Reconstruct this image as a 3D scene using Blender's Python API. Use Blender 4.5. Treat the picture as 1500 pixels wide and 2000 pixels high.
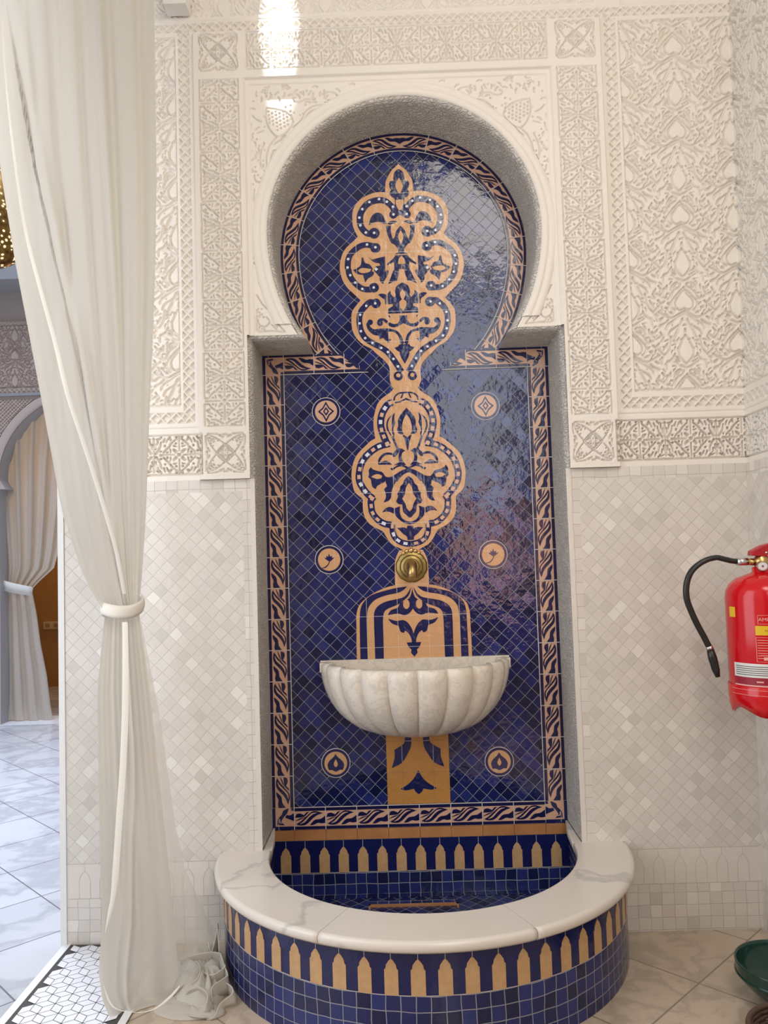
import bpy, math, random
import numpy as np
from mathutils import Vector, Matrix
from mathutils.geometry import tessellate_polygon
random.seed(7)
SC = bpy.context.scene
COL = SC.collection
for o in list(bpy.data.objects): bpy.data.objects.remove(o)

# ---------------------------------------------------------------- camera
F_PX, YAW, PITCH, ROLL = 1580.0, -0.01108, 0.05657, -0.03073
CAM = Vector((-0.0546, -2.63357, 0.78824))
_fw = Vector((math.sin(YAW)*math.cos(PITCH), math.cos(YAW)*math.cos(PITCH), math.sin(PITCH)))
_rt = Vector((math.cos(YAW), -math.sin(YAW), 0)); _up = _rt.cross(_fw)
_r = math.cos(ROLL)*_rt + math.sin(ROLL)*_up
_u = -math.sin(ROLL)*_rt + math.cos(ROLL)*_up
cd = bpy.data.cameras.new('camera'); cam = bpy.data.objects.new('camera', cd); COL.objects.link(cam)
cam.matrix_world = Matrix(((_r.x,_u.x,-_fw.x,CAM.x),(_r.y,_u.y,-_fw.y,CAM.y),(_r.z,_u.z,-_fw.z,CAM.z),(0,0,0,1)))
cd.sensor_fit = 'VERTICAL'; cd.sensor_height = 24.0; cd.lens = F_PX/2000*24.0; cd.clip_start = .05
SC.camera = cam
def unp(px, py, axis, val):
    """pixel of the 1500x2000 photo -> point on the plane coordinate[axis] = val"""
    d = _fw + (px-750)/F_PX*_r - (py-1000)/F_PX*_u
    return CAM + d*((val-CAM[axis])/d[axis])

# ---------------------------------------------------------------- light and exposure
SC.view_settings.view_transform = 'Standard'; SC.view_settings.look = 'None'
SC.view_settings.gamma = 1; SC.view_settings.exposure = 0.2; SC.view_settings.use_curve_mapping = False
w = bpy.data.worlds.new('world'); SC.world = w; w.use_nodes = True
w.node_tree.nodes['Background'].inputs[0].default_value = (.72,.80,1,1)
w.node_tree.nodes['Background'].inputs[1].default_value = 0.5
def area(name, loc, aim, sx, sy, power, col, spread=180):
    l = bpy.data.lights.new(name,'AREA'); l.shape='RECTANGLE'; l.size=sx; l.size_y=sy; l.energy=power; l.color=col
    l.spread = math.radians(spread)
    o = bpy.data.objects.new(name,l); COL.objects.link(o); o.location=loc
    o.rotation_euler = (Vector(aim)-Vector(loc)).to_track_quat('-Z','Y').to_euler(); return o
area('ceiling_panel_light', (.52,-2.2,3.02), (.1,-1.0,0), .8, 1.4, 25, (1,.93,.84))
area('left_doorway_daylight', (-1.45,-1.45,1.25), (.4,-.6,.7), 1.5, 2.2, 17, (.93,.96,1), 150)
area('added_side_fill', (.965,-4.0,2.1), (-.4,-.6,.9), 1.5, 1.7, 34, (.88,.93,1))  # added unseen fill, also gives the bluish reflection on the right-hand tiles
area('added_pink_light', (.80,-5.02,.85), (-.1,0,.8), .42, 1.0, 7, (1,.55,.45))  # added unseen light, put in for the pink reflection in the glaze
area('courtyard_skylight', (-2.3,1.3,4.3), (-2.1,1.2,0), 2.2, 2.8, 70, (.70,.79,1), 75)
def spot(name, loc, aim, power, col, deg, blend=.3, size=.02):
    l = bpy.data.lights.new(name,'SPOT'); l.energy=power; l.color=col; l.spot_size=math.radians(deg); l.spot_blend=blend; l.shadow_soft_size=size
    o = bpy.data.objects.new(name,l); COL.objects.link(o); o.location=loc
    o.rotation_euler = (Vector(aim)-Vector(loc)).to_track_quat('-Z','Y').to_euler(); return o
spot('wall_washer_light', (-.362,-.35,2.985), (-.362,-.21,2.50), 1100, (.95,.98,1), 11.0, .6)
def point(name, loc, power, col, size=.1):
    l = bpy.data.lights.new(name,'POINT'); l.energy=power; l.color=col; l.shadow_soft_size=size
    o = bpy.data.objects.new(name,l); COL.objects.link(o); o.location=loc; return o
point('far_room_lamp', (-2.6,4.6,1.9), 22, (1,.72,.38))

# ---------------------------------------------------------------- materials
class NT:
    def __init__(s, name):
        s.m = bpy.data.materials.new(name); s.m.use_nodes = True; s.t = s.m.node_tree
        s.b = s.t.nodes['Principled BSDF']; s.out = s.t.nodes['Material Output']
    def n(s, typ, **kw):
        nd = s.t.nodes.new(typ)
        for k,v in kw.items(): setattr(nd,k,v)
        return nd
    def l(s, a, b): s.t.links.new(a,b)
    def set(s, **kw):
        for k,v in kw.items(): s.b.inputs[k.replace('_',' ')].default_value = v
    def math(s, op, a, b=None, c=None):
        nd = s.n('ShaderNodeMath', operation=op)
        for i,x in enumerate((a,b,c)):
            if x is None: continue
            if isinstance(x,(int,float)): nd.inputs[i].default_value = x
            else: s.l(x, nd.inputs[i])
        return nd.outputs[0]
    def mix(s, fac, a, b):
        nd = s.n('ShaderNodeMix', data_type='RGBA')
        for i,x in ((0,fac),(6,a),(7,b)):
            if isinstance(x,(int,float)): nd.inputs[i].default_value = x
            elif isinstance(x,tuple): nd.inputs[i].default_value = (*x,1) if len(x)==3 else x
            else: s.l(x, nd.inputs[i])
        return nd.outputs[2]
    def ramp(s, fac, stops):
        nd = s.n('ShaderNodeValToRGB'); s.l(fac, nd.inputs[0]); e = nd.color_ramp.elements
        while len(e) < len(stops): e.new(.5)
        for el,(p,c) in zip(e,stops): el.position=p; el.color=(*c,1)
        return nd.outputs[0]
    def noise(s, vec, scale, detail=3, rough=.5, dist=0):
        nd = s.n('ShaderNodeTexNoise'); nd.inputs['Scale'].default_value=scale; nd.inputs['Detail'].default_value=detail
        nd.inputs['Roughness'].default_value=rough; nd.inputs['Distortion'].default_value=dist
        if vec is not None: s.l(vec, nd.inputs['Vector'])
        return nd.outputs[0]
    def bump(s, h, dist=.002, strength=1.0, normal=None):
        nd = s.n('ShaderNodeBump'); nd.inputs['Distance'].default_value=dist; nd.inputs['Strength'].default_value=strength
        s.l(h, nd.inputs['Height'])
        if normal is not None: s.l(normal, nd.inputs['Normal'])
        s.l(nd.outputs[0], s.b.inputs['Normal']); return nd.outputs[0]
    def obj(s): return s.n('ShaderNodeTexCoord').outputs['Object']
    def uv(s): return s.n('ShaderNodeTexCoord').outputs['UV']
def simple(name, col, rough=.5, metal=0, noise=0, nscale=20, bump=0, col2=None, spec=.5):
    t = NT(name); t.set(Base_Color=(*col,1), Roughness=rough, Metallic=metal); t.b.inputs['Specular IOR Level'].default_value=spec
    if noise or bump:
        nz = t.noise(t.obj(), nscale, 4)
        if noise: t.l(t.mix(t.math('MULTIPLY',nz,noise), col, col2 or tuple(c*.6 for c in col)), t.b.inputs['Base Color'])
        if bump: t.bump(nz, bump)
    return t.m
def tile_mat(name, stops, grout, side, rot, rough=.12, tilt=.5, gw=.03, wob=.4, off=.5, spec=.5, wscale=60, sy=None):
    """hand cut glazed tiles laid in a square or diamond grid, read from the UV map in metres"""
    t = NT(name); uv = t.uv()
    mp = t.n('ShaderNodeMapping'); mp.inputs['Rotation'].default_value=(0,0,math.radians(rot)); mp.inputs['Scale'].default_value=(1,1,1); t.l(uv, mp.inputs[0])
    sc = t.n('ShaderNodeVectorMath', operation='MULTIPLY_ADD'); t.l(mp.outputs[0], sc.inputs[0])
    sc.inputs[1].default_value=(1/side,1/(sy or side),0); sc.inputs[2].default_value=(off,off,0)
    # slight hand-laid wobble of the joints
    wn = t.n('ShaderNodeTexNoise'); wn.inputs['Scale'].default_value=14; wn.inputs['Detail'].default_value=1; t.l(uv, wn.inputs['Vector'])
    wv = t.n('ShaderNodeVectorMath', operation='MULTIPLY_ADD'); t.l(wn.outputs['Color'], wv.inputs[0]); wv.inputs[1].default_value=(.22,.22,0); t.l(sc.outputs[0], wv.inputs[2])
    fl = t.n('ShaderNodeVectorMath', operation='FLOOR'); t.l(wv.outputs[0], fl.inputs[0])
    fr = t.n('ShaderNodeVectorMath', operation='FRACTION'); t.l(wv.outputs[0], fr.inputs[0])
    rn = t.n('ShaderNodeTexWhiteNoise', noise_dimensions='3D'); t.l(fl.outputs[0], rn.inputs['Vector'])
    ce = t.n('ShaderNodeVectorMath', operation='SUBTRACT'); t.l(fr.outputs[0], ce.inputs[0]); ce.inputs[1].default_value=(.5,.5,0)
    sp = t.n('ShaderNodeSeparateXYZ'); t.l(ce.outputs[0], sp.inputs[0])
    m = t.math('MAXIMUM', t.math('ABSOLUTE',sp.outputs[0]), t.math('ABSOLUTE',sp.outputs[1]))
    mr = t.n('ShaderNodeMapRange', interpolation_type='SMOOTHSTEP'); t.l(m, mr.inputs[0])
    mr.inputs[1].default_value=.5-gw*1.5; mr.inputs[2].default_value=.5-gw*.5
    g = mr.outputs[0]
    c = t.ramp(rn.outputs['Value'], stops)
    cn = t.noise(uv, 90, 2)
    c = t.mix(t.math('MULTIPLY',cn,.25), c, stops[0][1])
    t.l(t.mix(g, c, grout), t.b.inputs['Base Color'])
    t.l(t.math('MULTIPLY_ADD', g, .6-rough, rough), t.b.inputs['Roughness'])
    t.b.inputs['Specular IOR Level'].default_value=spec
    rc = t.n('ShaderNodeVectorMath', operation='SUBTRACT'); t.l(rn.outputs['Color'], rc.inputs[0]); rc.inputs[1].default_value=(.5,.5,.5)
    dt = t.n('ShaderNodeVectorMath', operation='DOT_PRODUCT'); t.l(ce.outputs[0], dt.inputs[0]); t.l(rc.outputs[0], dt.inputs[1])
    nz = t.noise(uv, wscale, 2, .5)
    h = t.math('ADD', t.math('MULTIPLY', dt.outputs['Value'], tilt), t.math('MULTIPLY', nz, wob))
    h = t.math('SUBTRACT', h, t.math('MULTIPLY', g, .25))
    t.bump(h, .0022)
    return t.m
def plain_grid_mat(name, col, col2, grout, rough, axis_lines=True, bump=.0004, nscale=45, nf=.6):
    """glaze of the painted ornament: 10 cm tiles whose joints follow the UV map"""
    t = NT(name); uv = t.uv(); t.set(Roughness=rough)
    nz = t.noise(uv, nscale, 4, .6)
    c = t.mix(t.math('MULTIPLY',nz,nf), col, col2)
    if axis_lines:
        sp = t.n('ShaderNodeSeparateXYZ'); t.l(uv, sp.inputs[0])
        fx = t.math('ABSOLUTE', t.math('SUBTRACT', t.math('FRACT', t.math('MULTIPLY', sp.outputs[0], 10)), .5))
        fy = t.math('ABSOLUTE', t.math('SUBTRACT', t.math('FRACT', t.math('ADD', t.math('MULTIPLY', sp.outputs[1], 10), .5)), .5))
        g = t.math('LESS_THAN', t.math('MINIMUM', fx, fy), .0075)
        c = t.mix(g, c, grout)
    t.l(c, t.b.inputs['Base Color']); t.bump(t.noise(uv, 30, 2), bump*6)
    return t.m
BLUE_ST = [(0,(.007,.010,.045)),(.35,(.011,.016,.085)),(.7,(.015,.022,.125)),(1,(.022,.034,.17))]
GROUT = (.33,.33,.34)
M = {}
M['mural_blue'] = tile_mat('cobalt_diamond_glaze', BLUE_ST, GROUT, .0314, 45, .10, .6, .022, .35, spec=.5)
M['blue'] = plain_grid_mat('cobalt_painted_glaze', (.009,.012,.070), (.018,.025,.12), (.45,.43,.42), .16)
M['ochre'] = plain_grid_mat('ochre_painted_glaze', (.70,.40,.20), (.56,.29,.12), (.62,.52,.42), .22)
M['ochre_deep'] = plain_grid_mat('deep_ochre_glaze', (.60,.285,.075), (.42,.19,.05), (.36,.20,.10), .25, nscale=25, nf=.8)
M['navy'] = simple('dark_navy_glaze', (.009,.008,.042), .18, noise=.6, nscale=30, bump=.0012, col2=(.016,.020,.10))
M['pink'] = simple('rose_ochre_glaze', (.68,.42,.28), .25, noise=.5, nscale=40, col2=(.60,.36,.25))
M['dot'] = simple('white_glaze', (.72,.74,.80), .2)
M['mortar'] = simple('pale_mortar', (.60,.55,.50), .7)
M['ochre_strip'] = simple('terracotta_glaze', (.55,.27,.10), .3, noise=.9, nscale=14, bump=.002, col2=(.30,.12,.045))
M['blue_brick'] = tile_mat('cobalt_square_glaze', [(0,(.007,.010,.05)),(.4,(.012,.018,.10)),(1,(.022,.034,.17))], (.30,.30,.33), .034, 0, .14, .5, .03, .3, off=0)
M['pool_diamond'] = tile_mat('pool_floor_glaze', BLUE_ST, (.22,.22,.25), .034, 45, .15, .4, .03, .3)
M['merlon_blue'] = simple('cobalt_plain_glaze', (.011,.015,.10), .14, noise=.8, nscale=25, bump=.0015, col2=(.006,.008,.05))
M['merlon_ochre'] = simple('sand_glaze', (.62,.40,.20), .3, noise=.8, nscale=60, bump=.001, col2=(.40,.22,.09))
CREAM = [(0,(.60,.56,.49)),(.08,(.67,.62,.55)),(.5,(.70,.65,.58)),(.88,(.73,.68,.60)),(1,(.82,.78,.70))]
M['cream_diamond'] = tile_mat('cream_diamond_tile', CREAM, (.66,.60,.52), .0314, 45, .13, .35, .018, .35)
M['cream_square'] = tile_mat('cream_square_tile', CREAM, (.58,.52,.44), .035, 0, .15, .35, .02, .3, off=0)
M['cream_merlon'] = simple('cream_frieze_tile', (.72,.67,.59), .15, bump=.002, nscale=30)
M['cream_joint'] = simple('cream_joint', (.50,.44,.36), .7)
t = NT('carved_plaster'); t.set(Roughness=.62); nz = t.noise(t.obj(), 5, 4)
t.l(t.mix(nz, (.86,.80,.71), (.80,.745,.66)), t.b.inputs['Base Color']); t.bump(t.noise(t.obj(), 160, 3), .0006); M['plaster'] = t.m
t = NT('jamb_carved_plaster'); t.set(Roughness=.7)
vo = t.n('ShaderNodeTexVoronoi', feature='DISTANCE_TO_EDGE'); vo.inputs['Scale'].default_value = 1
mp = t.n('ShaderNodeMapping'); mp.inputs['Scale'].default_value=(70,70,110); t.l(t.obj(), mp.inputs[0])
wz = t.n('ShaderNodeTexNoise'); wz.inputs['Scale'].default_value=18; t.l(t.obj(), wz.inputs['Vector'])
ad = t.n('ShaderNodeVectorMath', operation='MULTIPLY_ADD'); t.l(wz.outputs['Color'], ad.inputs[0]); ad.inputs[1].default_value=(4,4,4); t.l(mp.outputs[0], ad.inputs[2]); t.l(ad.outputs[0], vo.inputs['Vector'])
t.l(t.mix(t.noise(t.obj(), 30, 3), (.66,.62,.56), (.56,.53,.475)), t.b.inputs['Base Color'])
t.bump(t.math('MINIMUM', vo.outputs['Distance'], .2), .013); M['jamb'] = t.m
def marble(name, base, vein, scale, rough, veinw=.06, warm=None, lines=None):
    t = NT(name); o = t.obj(); t.set(Roughness=rough)
    d = t.noise(o, scale*.6, 4, .6); 
    ad = t.n('ShaderNodeVectorMath', operation='MULTIPLY_ADD'); wz = t.n('ShaderNodeTexNoise'); wz.inputs['Scale'].default_value=scale; wz.inputs['Detail'].default_value=5; t.l(o, wz.inputs['Vector'])
    t.l(wz.outputs['Color'], ad.inputs[0]); ad.inputs[1].default_value=(.6,.6,.6); t.l(o, ad.inputs[2])
    n2 = t.noise(ad.outputs[0], scale, 3, .5)
    v = t.math('ABSOLUTE', t.math('SUBTRACT', n2, .5)); mr = t.n('ShaderNodeMapRange', interpolation_type='SMOOTHSTEP'); t.l(v, mr.inputs[0]); mr.inputs[1].default_value=0; mr.inputs[2].default_value=veinw; mr.inputs[3].default_value=1; mr.inputs[4].default_value=0
    c = t.mix(d, base, warm or base)
    c = t.mix(t.math('MULTIPLY', mr.outputs[0], .55), c, vein)
    if lines:
        s_, a0, b0, gc = lines
        sp = t.n('ShaderNodeSeparateXYZ'); t.l(o, sp.inputs[0])
        A = t.math('DIVIDE', t.math('SUBTRACT', t.math('ADD', sp.outputs[0], sp.outputs[1]), a0), s_)
        B = t.math('DIVIDE', t.math('SUBTRACT', t.math('SUBTRACT', sp.outputs[1], sp.outputs[0]), b0), s_)
        fa = t.math('ABSOLUTE', t.math('SUBTRACT', t.math('FRACT', t.math('ADD', A, .5)), .5))
        fb = t.math('ABSOLUTE', t.math('SUBTRACT', t.math('FRACT', t.math('ADD', B, .5)), .5))
        g = t.math('LESS_THAN', t.math('MINIMUM', fa, fb), .0075)
        cv = t.n('ShaderNodeCombineXYZ'); t.l(t.math('FLOOR',A), cv.inputs[0]); t.l(t.math('FLOOR',B), cv.inputs[1])
        wn = t.n('ShaderNodeTexWhiteNoise', noise_dimensions='3D'); t.l(cv.outputs[0], wn.inputs['Vector'])
        c = t.mix(t.math('MULTIPLY', wn.outputs['Value'], .18), c, vein)
        c = t.mix(g, c, gc)
    t.l(c, t.b.inputs['Base Color']); return t.m
M['marble'] = marble('veined_white_marble', (.76,.70,.62), (.40,.38,.36), 2.6, .22, .03, (.66,.60,.52))
M['bowl'] = marble('carved_white_marble', (.80,.73,.62), (.58,.53,.46), 9, .28, .08, (.74,.66,.54))
M['floor'] = marble('grey_cream_floor_marble', (.62,.51,.39), (.36,.29,.22), 4.5, .16, .10, (.50,.39,.28), lines=(.44,.20,-1.18,(.25,.20,.15)))
M['court_floor'] = marble('courtyard_floor_marble', (.66,.66,.66), (.33,.34,.36), 3.0, .2, .09, (.52,.53,.55), lines=(.44,.20,-1.18,(.16,.16,.17)))
M['white_tile'] = simple('white_mosaic', (.80,.80,.80), .25)
M['grout_dark'] = simple('dark_grout', (.07,.065,.06), .8)
t = NT('cream_voile'); t.t.nodes.remove(t.b)
di = t.n('ShaderNodeBsdfDiffuse'); di.inputs[0].default_value=(.72,.68,.595,1); tr = t.n('ShaderNodeBsdfTranslucent'); tr.inputs[0].default_value=(.86,.82,.72,1); tp = t.n('ShaderNodeBsdfTransparent')
ob = t.obj(); wv = t.n('ShaderNodeTexNoise'); mp = t.n('ShaderNodeMapping'); mp.inputs['Scale'].default_value=(500,500,60); t.l(ob,mp.inputs[0]); t.l(mp.outputs[0],wv.inputs['Vector']); wv.inputs['Scale'].default_value=1
bm_ = t.n('ShaderNodeBump'); bm_.inputs['Distance'].default_value=.0006; t.l(wv.outputs[0], bm_.inputs['Height']); t.l(bm_.outputs[0], di.inputs['Normal'])
m1 = t.n('ShaderNodeMixShader'); m1.inputs[0].default_value=.35; t.l(di.outputs[0],m1.inputs[1]); t.l(tr.outputs[0],m1.inputs[2])
m2 = t.n('ShaderNodeMixShader'); m2.inputs[0].default_value=.05; t.l(m1.outputs[0],m2.inputs[1]); t.l(tp.outputs[0],m2.inputs[2]); t.l(m2.outputs[0], t.out.inputs[0]); M['voile']=t.m
t2 = t.m.copy(); t2.name='sheer_voile'
for nd in t2.node_tree.nodes:
    if nd.type=='MIX_SHADER' and abs(nd.inputs[0].default_value-.05)<1e-3: nd.inputs[0].default_value=.5
M['sheer']=t2
M['hem'] = simple('cream_hem', (.76,.72,.63), .8)
M['brass'] = simple('aged_brass', (.42,.30,.11), .38, 1, noise=.8, nscale=35, bump=.002, col2=(.20,.15,.06))
M['brass_light'] = simple('worn_brass', (.62,.44,.18), .3, 1, noise=.5, nscale=40, bump=.001, col2=(.35,.24,.09))
M['red'] = simple('red_enamel', (.60,.004,.010), .16); M['red_plastic'] = simple('red_plastic', (.42,.008,.015), .3)
M['rubber'] = simple('black_rubber', (.012,.012,.011), .35); M['steel'] = simple('bright_steel', (.62,.62,.60), .28, 1)
M['yellow'] = simple('yellow_print', (.75,.50,.02), .3); M['label_white'] = simple('white_print', (.75,.74,.70), .3); M['ink'] = simple('grey_ink', (.10,.10,.10), .4)
M['rose_print'] = simple('rose_print', (.80,.42,.36), .4); M['maroon'] = simple('maroon_print', (.30,.01,.03), .4)
M['green'] = simple('dark_green_glaze', (.012,.048,.034), .12); M['wicker'] = simple('brown_wicker', (.10,.055,.035), .5, noise=.6, nscale=80)
M['grey_rim'] = simple('greyed_green_rim', (.16,.15,.12), .2)
M['white_paint'] = simple('white_paint', (.80,.79,.75), .5); M['wood'] = simple('honey_wood', (.50,.25,.07), .45, noise=.7, nscale=12, col2=(.32,.14,.035))
M['ivory'] = simple('ivory_plastic', (.65,.5,.28), .4); M['beam'] = simple('grey_plaster', (.38,.37,.37), .7); M['taupe'] = simple('taupe_plaster', (.46,.38,.32), .7)
t = NT('far_carved_plaster'); t.set(Roughness=.7, Base_Color=(.62,.50,.42,1)); M['far_plaster']=t.m
t = NT('pierced_gold'); o_=t.obj(); vo=t.n('ShaderNodeTexVoronoi'); vo.inputs['Scale'].default_value=42; t.l(o_,vo.inputs['Vector'])
hole=t.math('LESS_THAN', vo.outputs['Distance'], .30); t.set(Metallic=1.0,Roughness=.35); t.l(t.mix(vo.outputs['Distance'],(.45,.25,.06),(.12,.05,.015)), t.b.inputs['Base Color'])
em=t.n('ShaderNodeEmission'); em.inputs[0].default_value=(1,.80,.50,1); em.inputs[1].default_value=1.1
mx=t.n('ShaderNodeMixShader'); t.l(hole,mx.inputs[0]); t.l(t.b.outputs[0],mx.inputs[1]); t.l(em.outputs[0],mx.inputs[2]); t.l(mx.outputs[0],t.out.inputs[0]); M['lantern']=t.m
t = NT('lamp_glow'); t.t.nodes.remove(t.b); em=t.n('ShaderNodeEmission'); em.inputs[0].default_value=(1,.98,.95,1); em.inputs[1].default_value=6; t.l(em.outputs[0],t.out.inputs[0]); M['glow']=t.m

# ---------------------------------------------------------------- object helpers
class MB:
    def __init__(s): s.v=[]; s.f=[]; s.mi=[]; s.uv=[]; s.mats=[]
    def mat(s, m):
        if m not in s.mats: s.mats.append(m)
        return s.mats.index(m)
    def face(s, pts, m, uvs=None):
        i=len(s.v); s.v+= [tuple(p) for p in pts]; s.f.append(tuple(range(i,i+len(pts)))); s.mi.append(s.mat(m)); s.uv+= list(uvs) if uvs else [(0,0)]*len(pts)
    def box(s, lo, hi, m):
        x0,y0,z0=lo; x1,y1,z1=hi
        P=[(x0,y0,z0),(x1,y0,z0),(x1,y1,z0),(x0,y1,z0),(x0,y0,z1),(x1,y0,z1),(x1,y1,z1),(x0,y1,z1)]
        for q in ((0,3,2,1),(4,5,6,7),(0,1,5,4),(1,2,6,5),(2,3,7,6),(3,0,4,7)):
            pts=[P[i] for i in q]
            n=(Vector(pts[1])-Vector(pts[0])).cross(Vector(pts[2])-Vector(pts[1])); a=max(range(3),key=lambda k:abs(n[k])); ij=[k for k in range(3) if k!=a]
            s.face(pts, m, [(p[ij[0]],p[ij[1]]) for p in pts])
    def grid(s, rows, m, closed=False, uvf=None, flip=False):
        """rows: list of lists of points sharing vertices"""
        n=len(rows[0]); base=len(s.v)
        for r in rows:
            for p in r: s.v.append(tuple(p))
        mi=s.mat(m)
        for i in range(len(rows)-1):
            for j in range(n if closed else n-1):
                k=(j+1)%n; q=(base+i*n+j, base+i*n+k, base+(i+1)*n+k, base+(i+1)*n+j)
                if flip: q=q[::-1]
                s.f.append(q); s.mi.append(mi)
                for a in q:
                    if uvf: s.uv.append(uvf(Vector(s.v[a])))
                    else: s.uv.append((0,0))
    def tube(s, pts, r, m, n=12, cap=True):
        pts=[Vector(p) for p in pts]; rows=[]; prev=None
        rr = r if isinstance(r,(list,tuple)) else [r]*len(pts)
        for i,p in enumerate(pts):
            d=(pts[min(i+1,len(pts)-1)]-pts[max(i-1,0)]).normalized()
            if prev is None: a=Vector((0,0,1)) if abs(d.z)<.9 else Vector((1,0,0)); x=d.cross(a).normalized()
            else: x=(prev-d*prev.dot(d)).normalized()
            prev=x; y=d.cross(x)
            rows.append([p+rr[i]*(math.cos(2*math.pi*k/n)*x+math.sin(2*math.pi*k/n)*y) for k in range(n)])
        if cap:
            rows.insert(0,[pts[0]]*n); rows.append([pts[-1]]*n)
        s.grid(rows, m, closed=True)
    def lathe(s, prof, m, c=(0,0,0), n=48, a0=0, a1=2*math.pi, rf=None):
        rows=[]
        full=abs(a1-a0-2*math.pi)<1e-6
        for r,z in prof:
            rows.append([(c[0]+(r*(rf(k,n,r,z) if rf else 1))*math.cos(a0+(a1-a0)*k/n), c[1]+(r*(rf(k,n,r,z) if rf else 1))*math.sin(a0+(a1-a0)*k/n), c[2]+z) for k in range(n if full else n+1)])
        s.grid(rows, m, closed=full)
    def poly(s, pts3, m, uvs=None):
        """possibly concave planar polygon, triangulated"""
        try: tris=tessellate_polygon([[Vector(p) for p in pts3]])
        except Exception: return
        base=len(s.v); s.v+=[tuple(p) for p in pts3]; mi=s.mat(m)
        for a,b,c in tris:
            s.f.append((base+a,base+b,base+c)); s.mi.append(mi)
            for k in (a,b,c): s.uv.append(uvs[k] if uvs else (0,0))
    def build(s, name, parent=None, smooth=False, kind=None, merge=False):
        me=bpy.data.meshes.new(name); me.from_pydata(s.v,[],s.f)
        for m in s.mats: me.materials.append(M[m])
        me.polygons.foreach_set('material_index', s.mi)
        ul=me.uv_layers.new(name='UVMap'); ul.data.foreach_set('uv', [c for u in s.uv for c in u])
        if smooth: me.polygons.foreach_set('use_smooth',[True]*len(s.f))
        if merge:
            import bmesh
            bm=bmesh.new(); bm.from_mesh(me); bmesh.ops.remove_doubles(bm, verts=bm.verts, dist=1e-5)
            bmesh.ops.dissolve_degenerate(bm, dist=1e-6, edges=bm.edges); bmesh.ops.recalc_face_normals(bm, faces=bm.faces); bm.to_mesh(me); bm.free()
        me.update()
        o=bpy.data.objects.new(name, me); COL.objects.link(o)
        if parent is not None: o.parent=parent; o.matrix_parent_inverse=Matrix.Translation(-parent.location)
        if kind: o['kind']=kind
        return o
def thing(name, label, cat, loc=(0,0,0), group=None):
    o=bpy.data.objects.new(name,None); COL.objects.link(o); o.location=loc; o['label']=label; o['category']=cat; o.empty_display_size=.05
    if group: o['group']=group
    return o
def tag(o, label, cat, group=None):
    o['label']=label; o['category']=cat
    if group: o['group']=group
    return o
def bevel(o, w, seg=2):
    md=o.modifiers.new('bevel','BEVEL'); md.width=w; md.segments=seg; md.limit_method='ANGLE'; md.angle_limit=math.radians(40); return o

# ---------------------------------------------------------------- 2D curve tools
def catmull(pts, n=4):
    out=[]; P=[pts[0]]+list(pts)+[pts[-1]]
    for i in range(1,len(P)-2):
        p0,p1,p2,p3=P[i-1],P[i],P[i+1],P[i+2]
        for k in range(n):
            t=k/n; out.append(tuple(.5*((2*p1[j])+(-p0[j]+p2[j])*t+(2*p0[j]-5*p1[j]+4*p2[j]-p3[j])*t*t+(-p0[j]+3*p1[j]-3*p2[j]+p3[j])*t**3) for j in range(len(p1))))
    out.append(tuple(pts[-1])); return out
def smooth_closed(pts, n=3, corner=52):
    N=len(pts); cs=[]
    for i in range(N):
        a=Vector(pts[i])-Vector(pts[i-1]); b=Vector(pts[(i+1)%N])-Vector(pts[i])
        if a.length<1e-9 or b.length<1e-9: cs.append(i); continue
        if math.degrees(a.angle(b))>corner: cs.append(i)
    if not cs:
        ext=[pts[-2],pts[-1]]+list(pts)+[pts[0],pts[1]]; c=catmull(ext,n); return c[2*n:2*n+N*n]
    out=[]
    for k,i in enumerate(cs):
        j=cs[(k+1)%len(cs)]; seg=[pts[i]]; q=i
        while True:
            q=(q+1)%N; seg.append(pts[q])
            if q==j: break
        out+=catmull(seg,n)[:-1]
    return out
def ribbon(pts, wds, n=4, capa=True, capb=True):
    c=catmull([(*p,w_) for p,w_ in zip(pts,wds)],n); L=[];R=[]
    for i,(x,y,w_) in enumerate(c):
        a=c[max(i-1,0)]; b=c[min(i+1,len(c)-1)]; d=Vector((b[0]-a[0],b[1]-a[1]))
        if d.length<1e-12: continue
        d.normalize(); L.append((x-d.y*w_/2,y+d.x*w_/2)); R.append((x+d.y*w_/2,y-d.x*w_/2))
    return L+R[::-1]
def circ(x,y,r,n=20,ry=None): return [(x+r*math.cos(2*math.pi*k/n), y+(ry or r)*math.sin(2*math.pi*k/n)) for k in range(n)]
def clip_half(poly, f):
    out=[]
    for i in range(len(poly)):
        a,b=poly[i-1],poly[i]; fa,fb=f(a),f(b)
        if (fa>=0)!=(fb>=0):
            t=fa/(fa-fb); out.append(tuple(a[k]+(b[k]-a[k])*t for k in range(2)))
        if fb>=0: out.append(b)
    return out

# ================================================================= SETTING
ZF=-.3224; ZT=1.04; YW=-.2; XL=-1.063
NW=.47; SZ=1.465; ZC=1.797; R0=.408; XC=.006
def xr(z): return .987+.018*(z+.3)
def arch_pt(t, off=0):
    """t: angle from +x axis, counter-clockwise; circle above, stretched below"""
    r=R0+off
    if math.sin(t)>=0: return (XC+r*math.cos(t), ZC+r*math.sin(t))
    return (XC+r*math.cos(t), ZC+r*1.228*math.sin(t))
def niche(off=0, zb=-.105, n=72):
    """opening outline, right bottom -> over the arch -> left bottom"""
    s=(SZ+off-ZC)/((R0+off)*1.228); t0=math.asin(s)
    pts=[(NW+off,zb),(NW+off,SZ+off)]
    for k in range(n+1): pts.append(arch_pt(t0+(math.pi-2*t0)*k/n, off))
    pts+=[(-NW-off,SZ+off),(-NW-off,zb)]
    return pts
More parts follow.
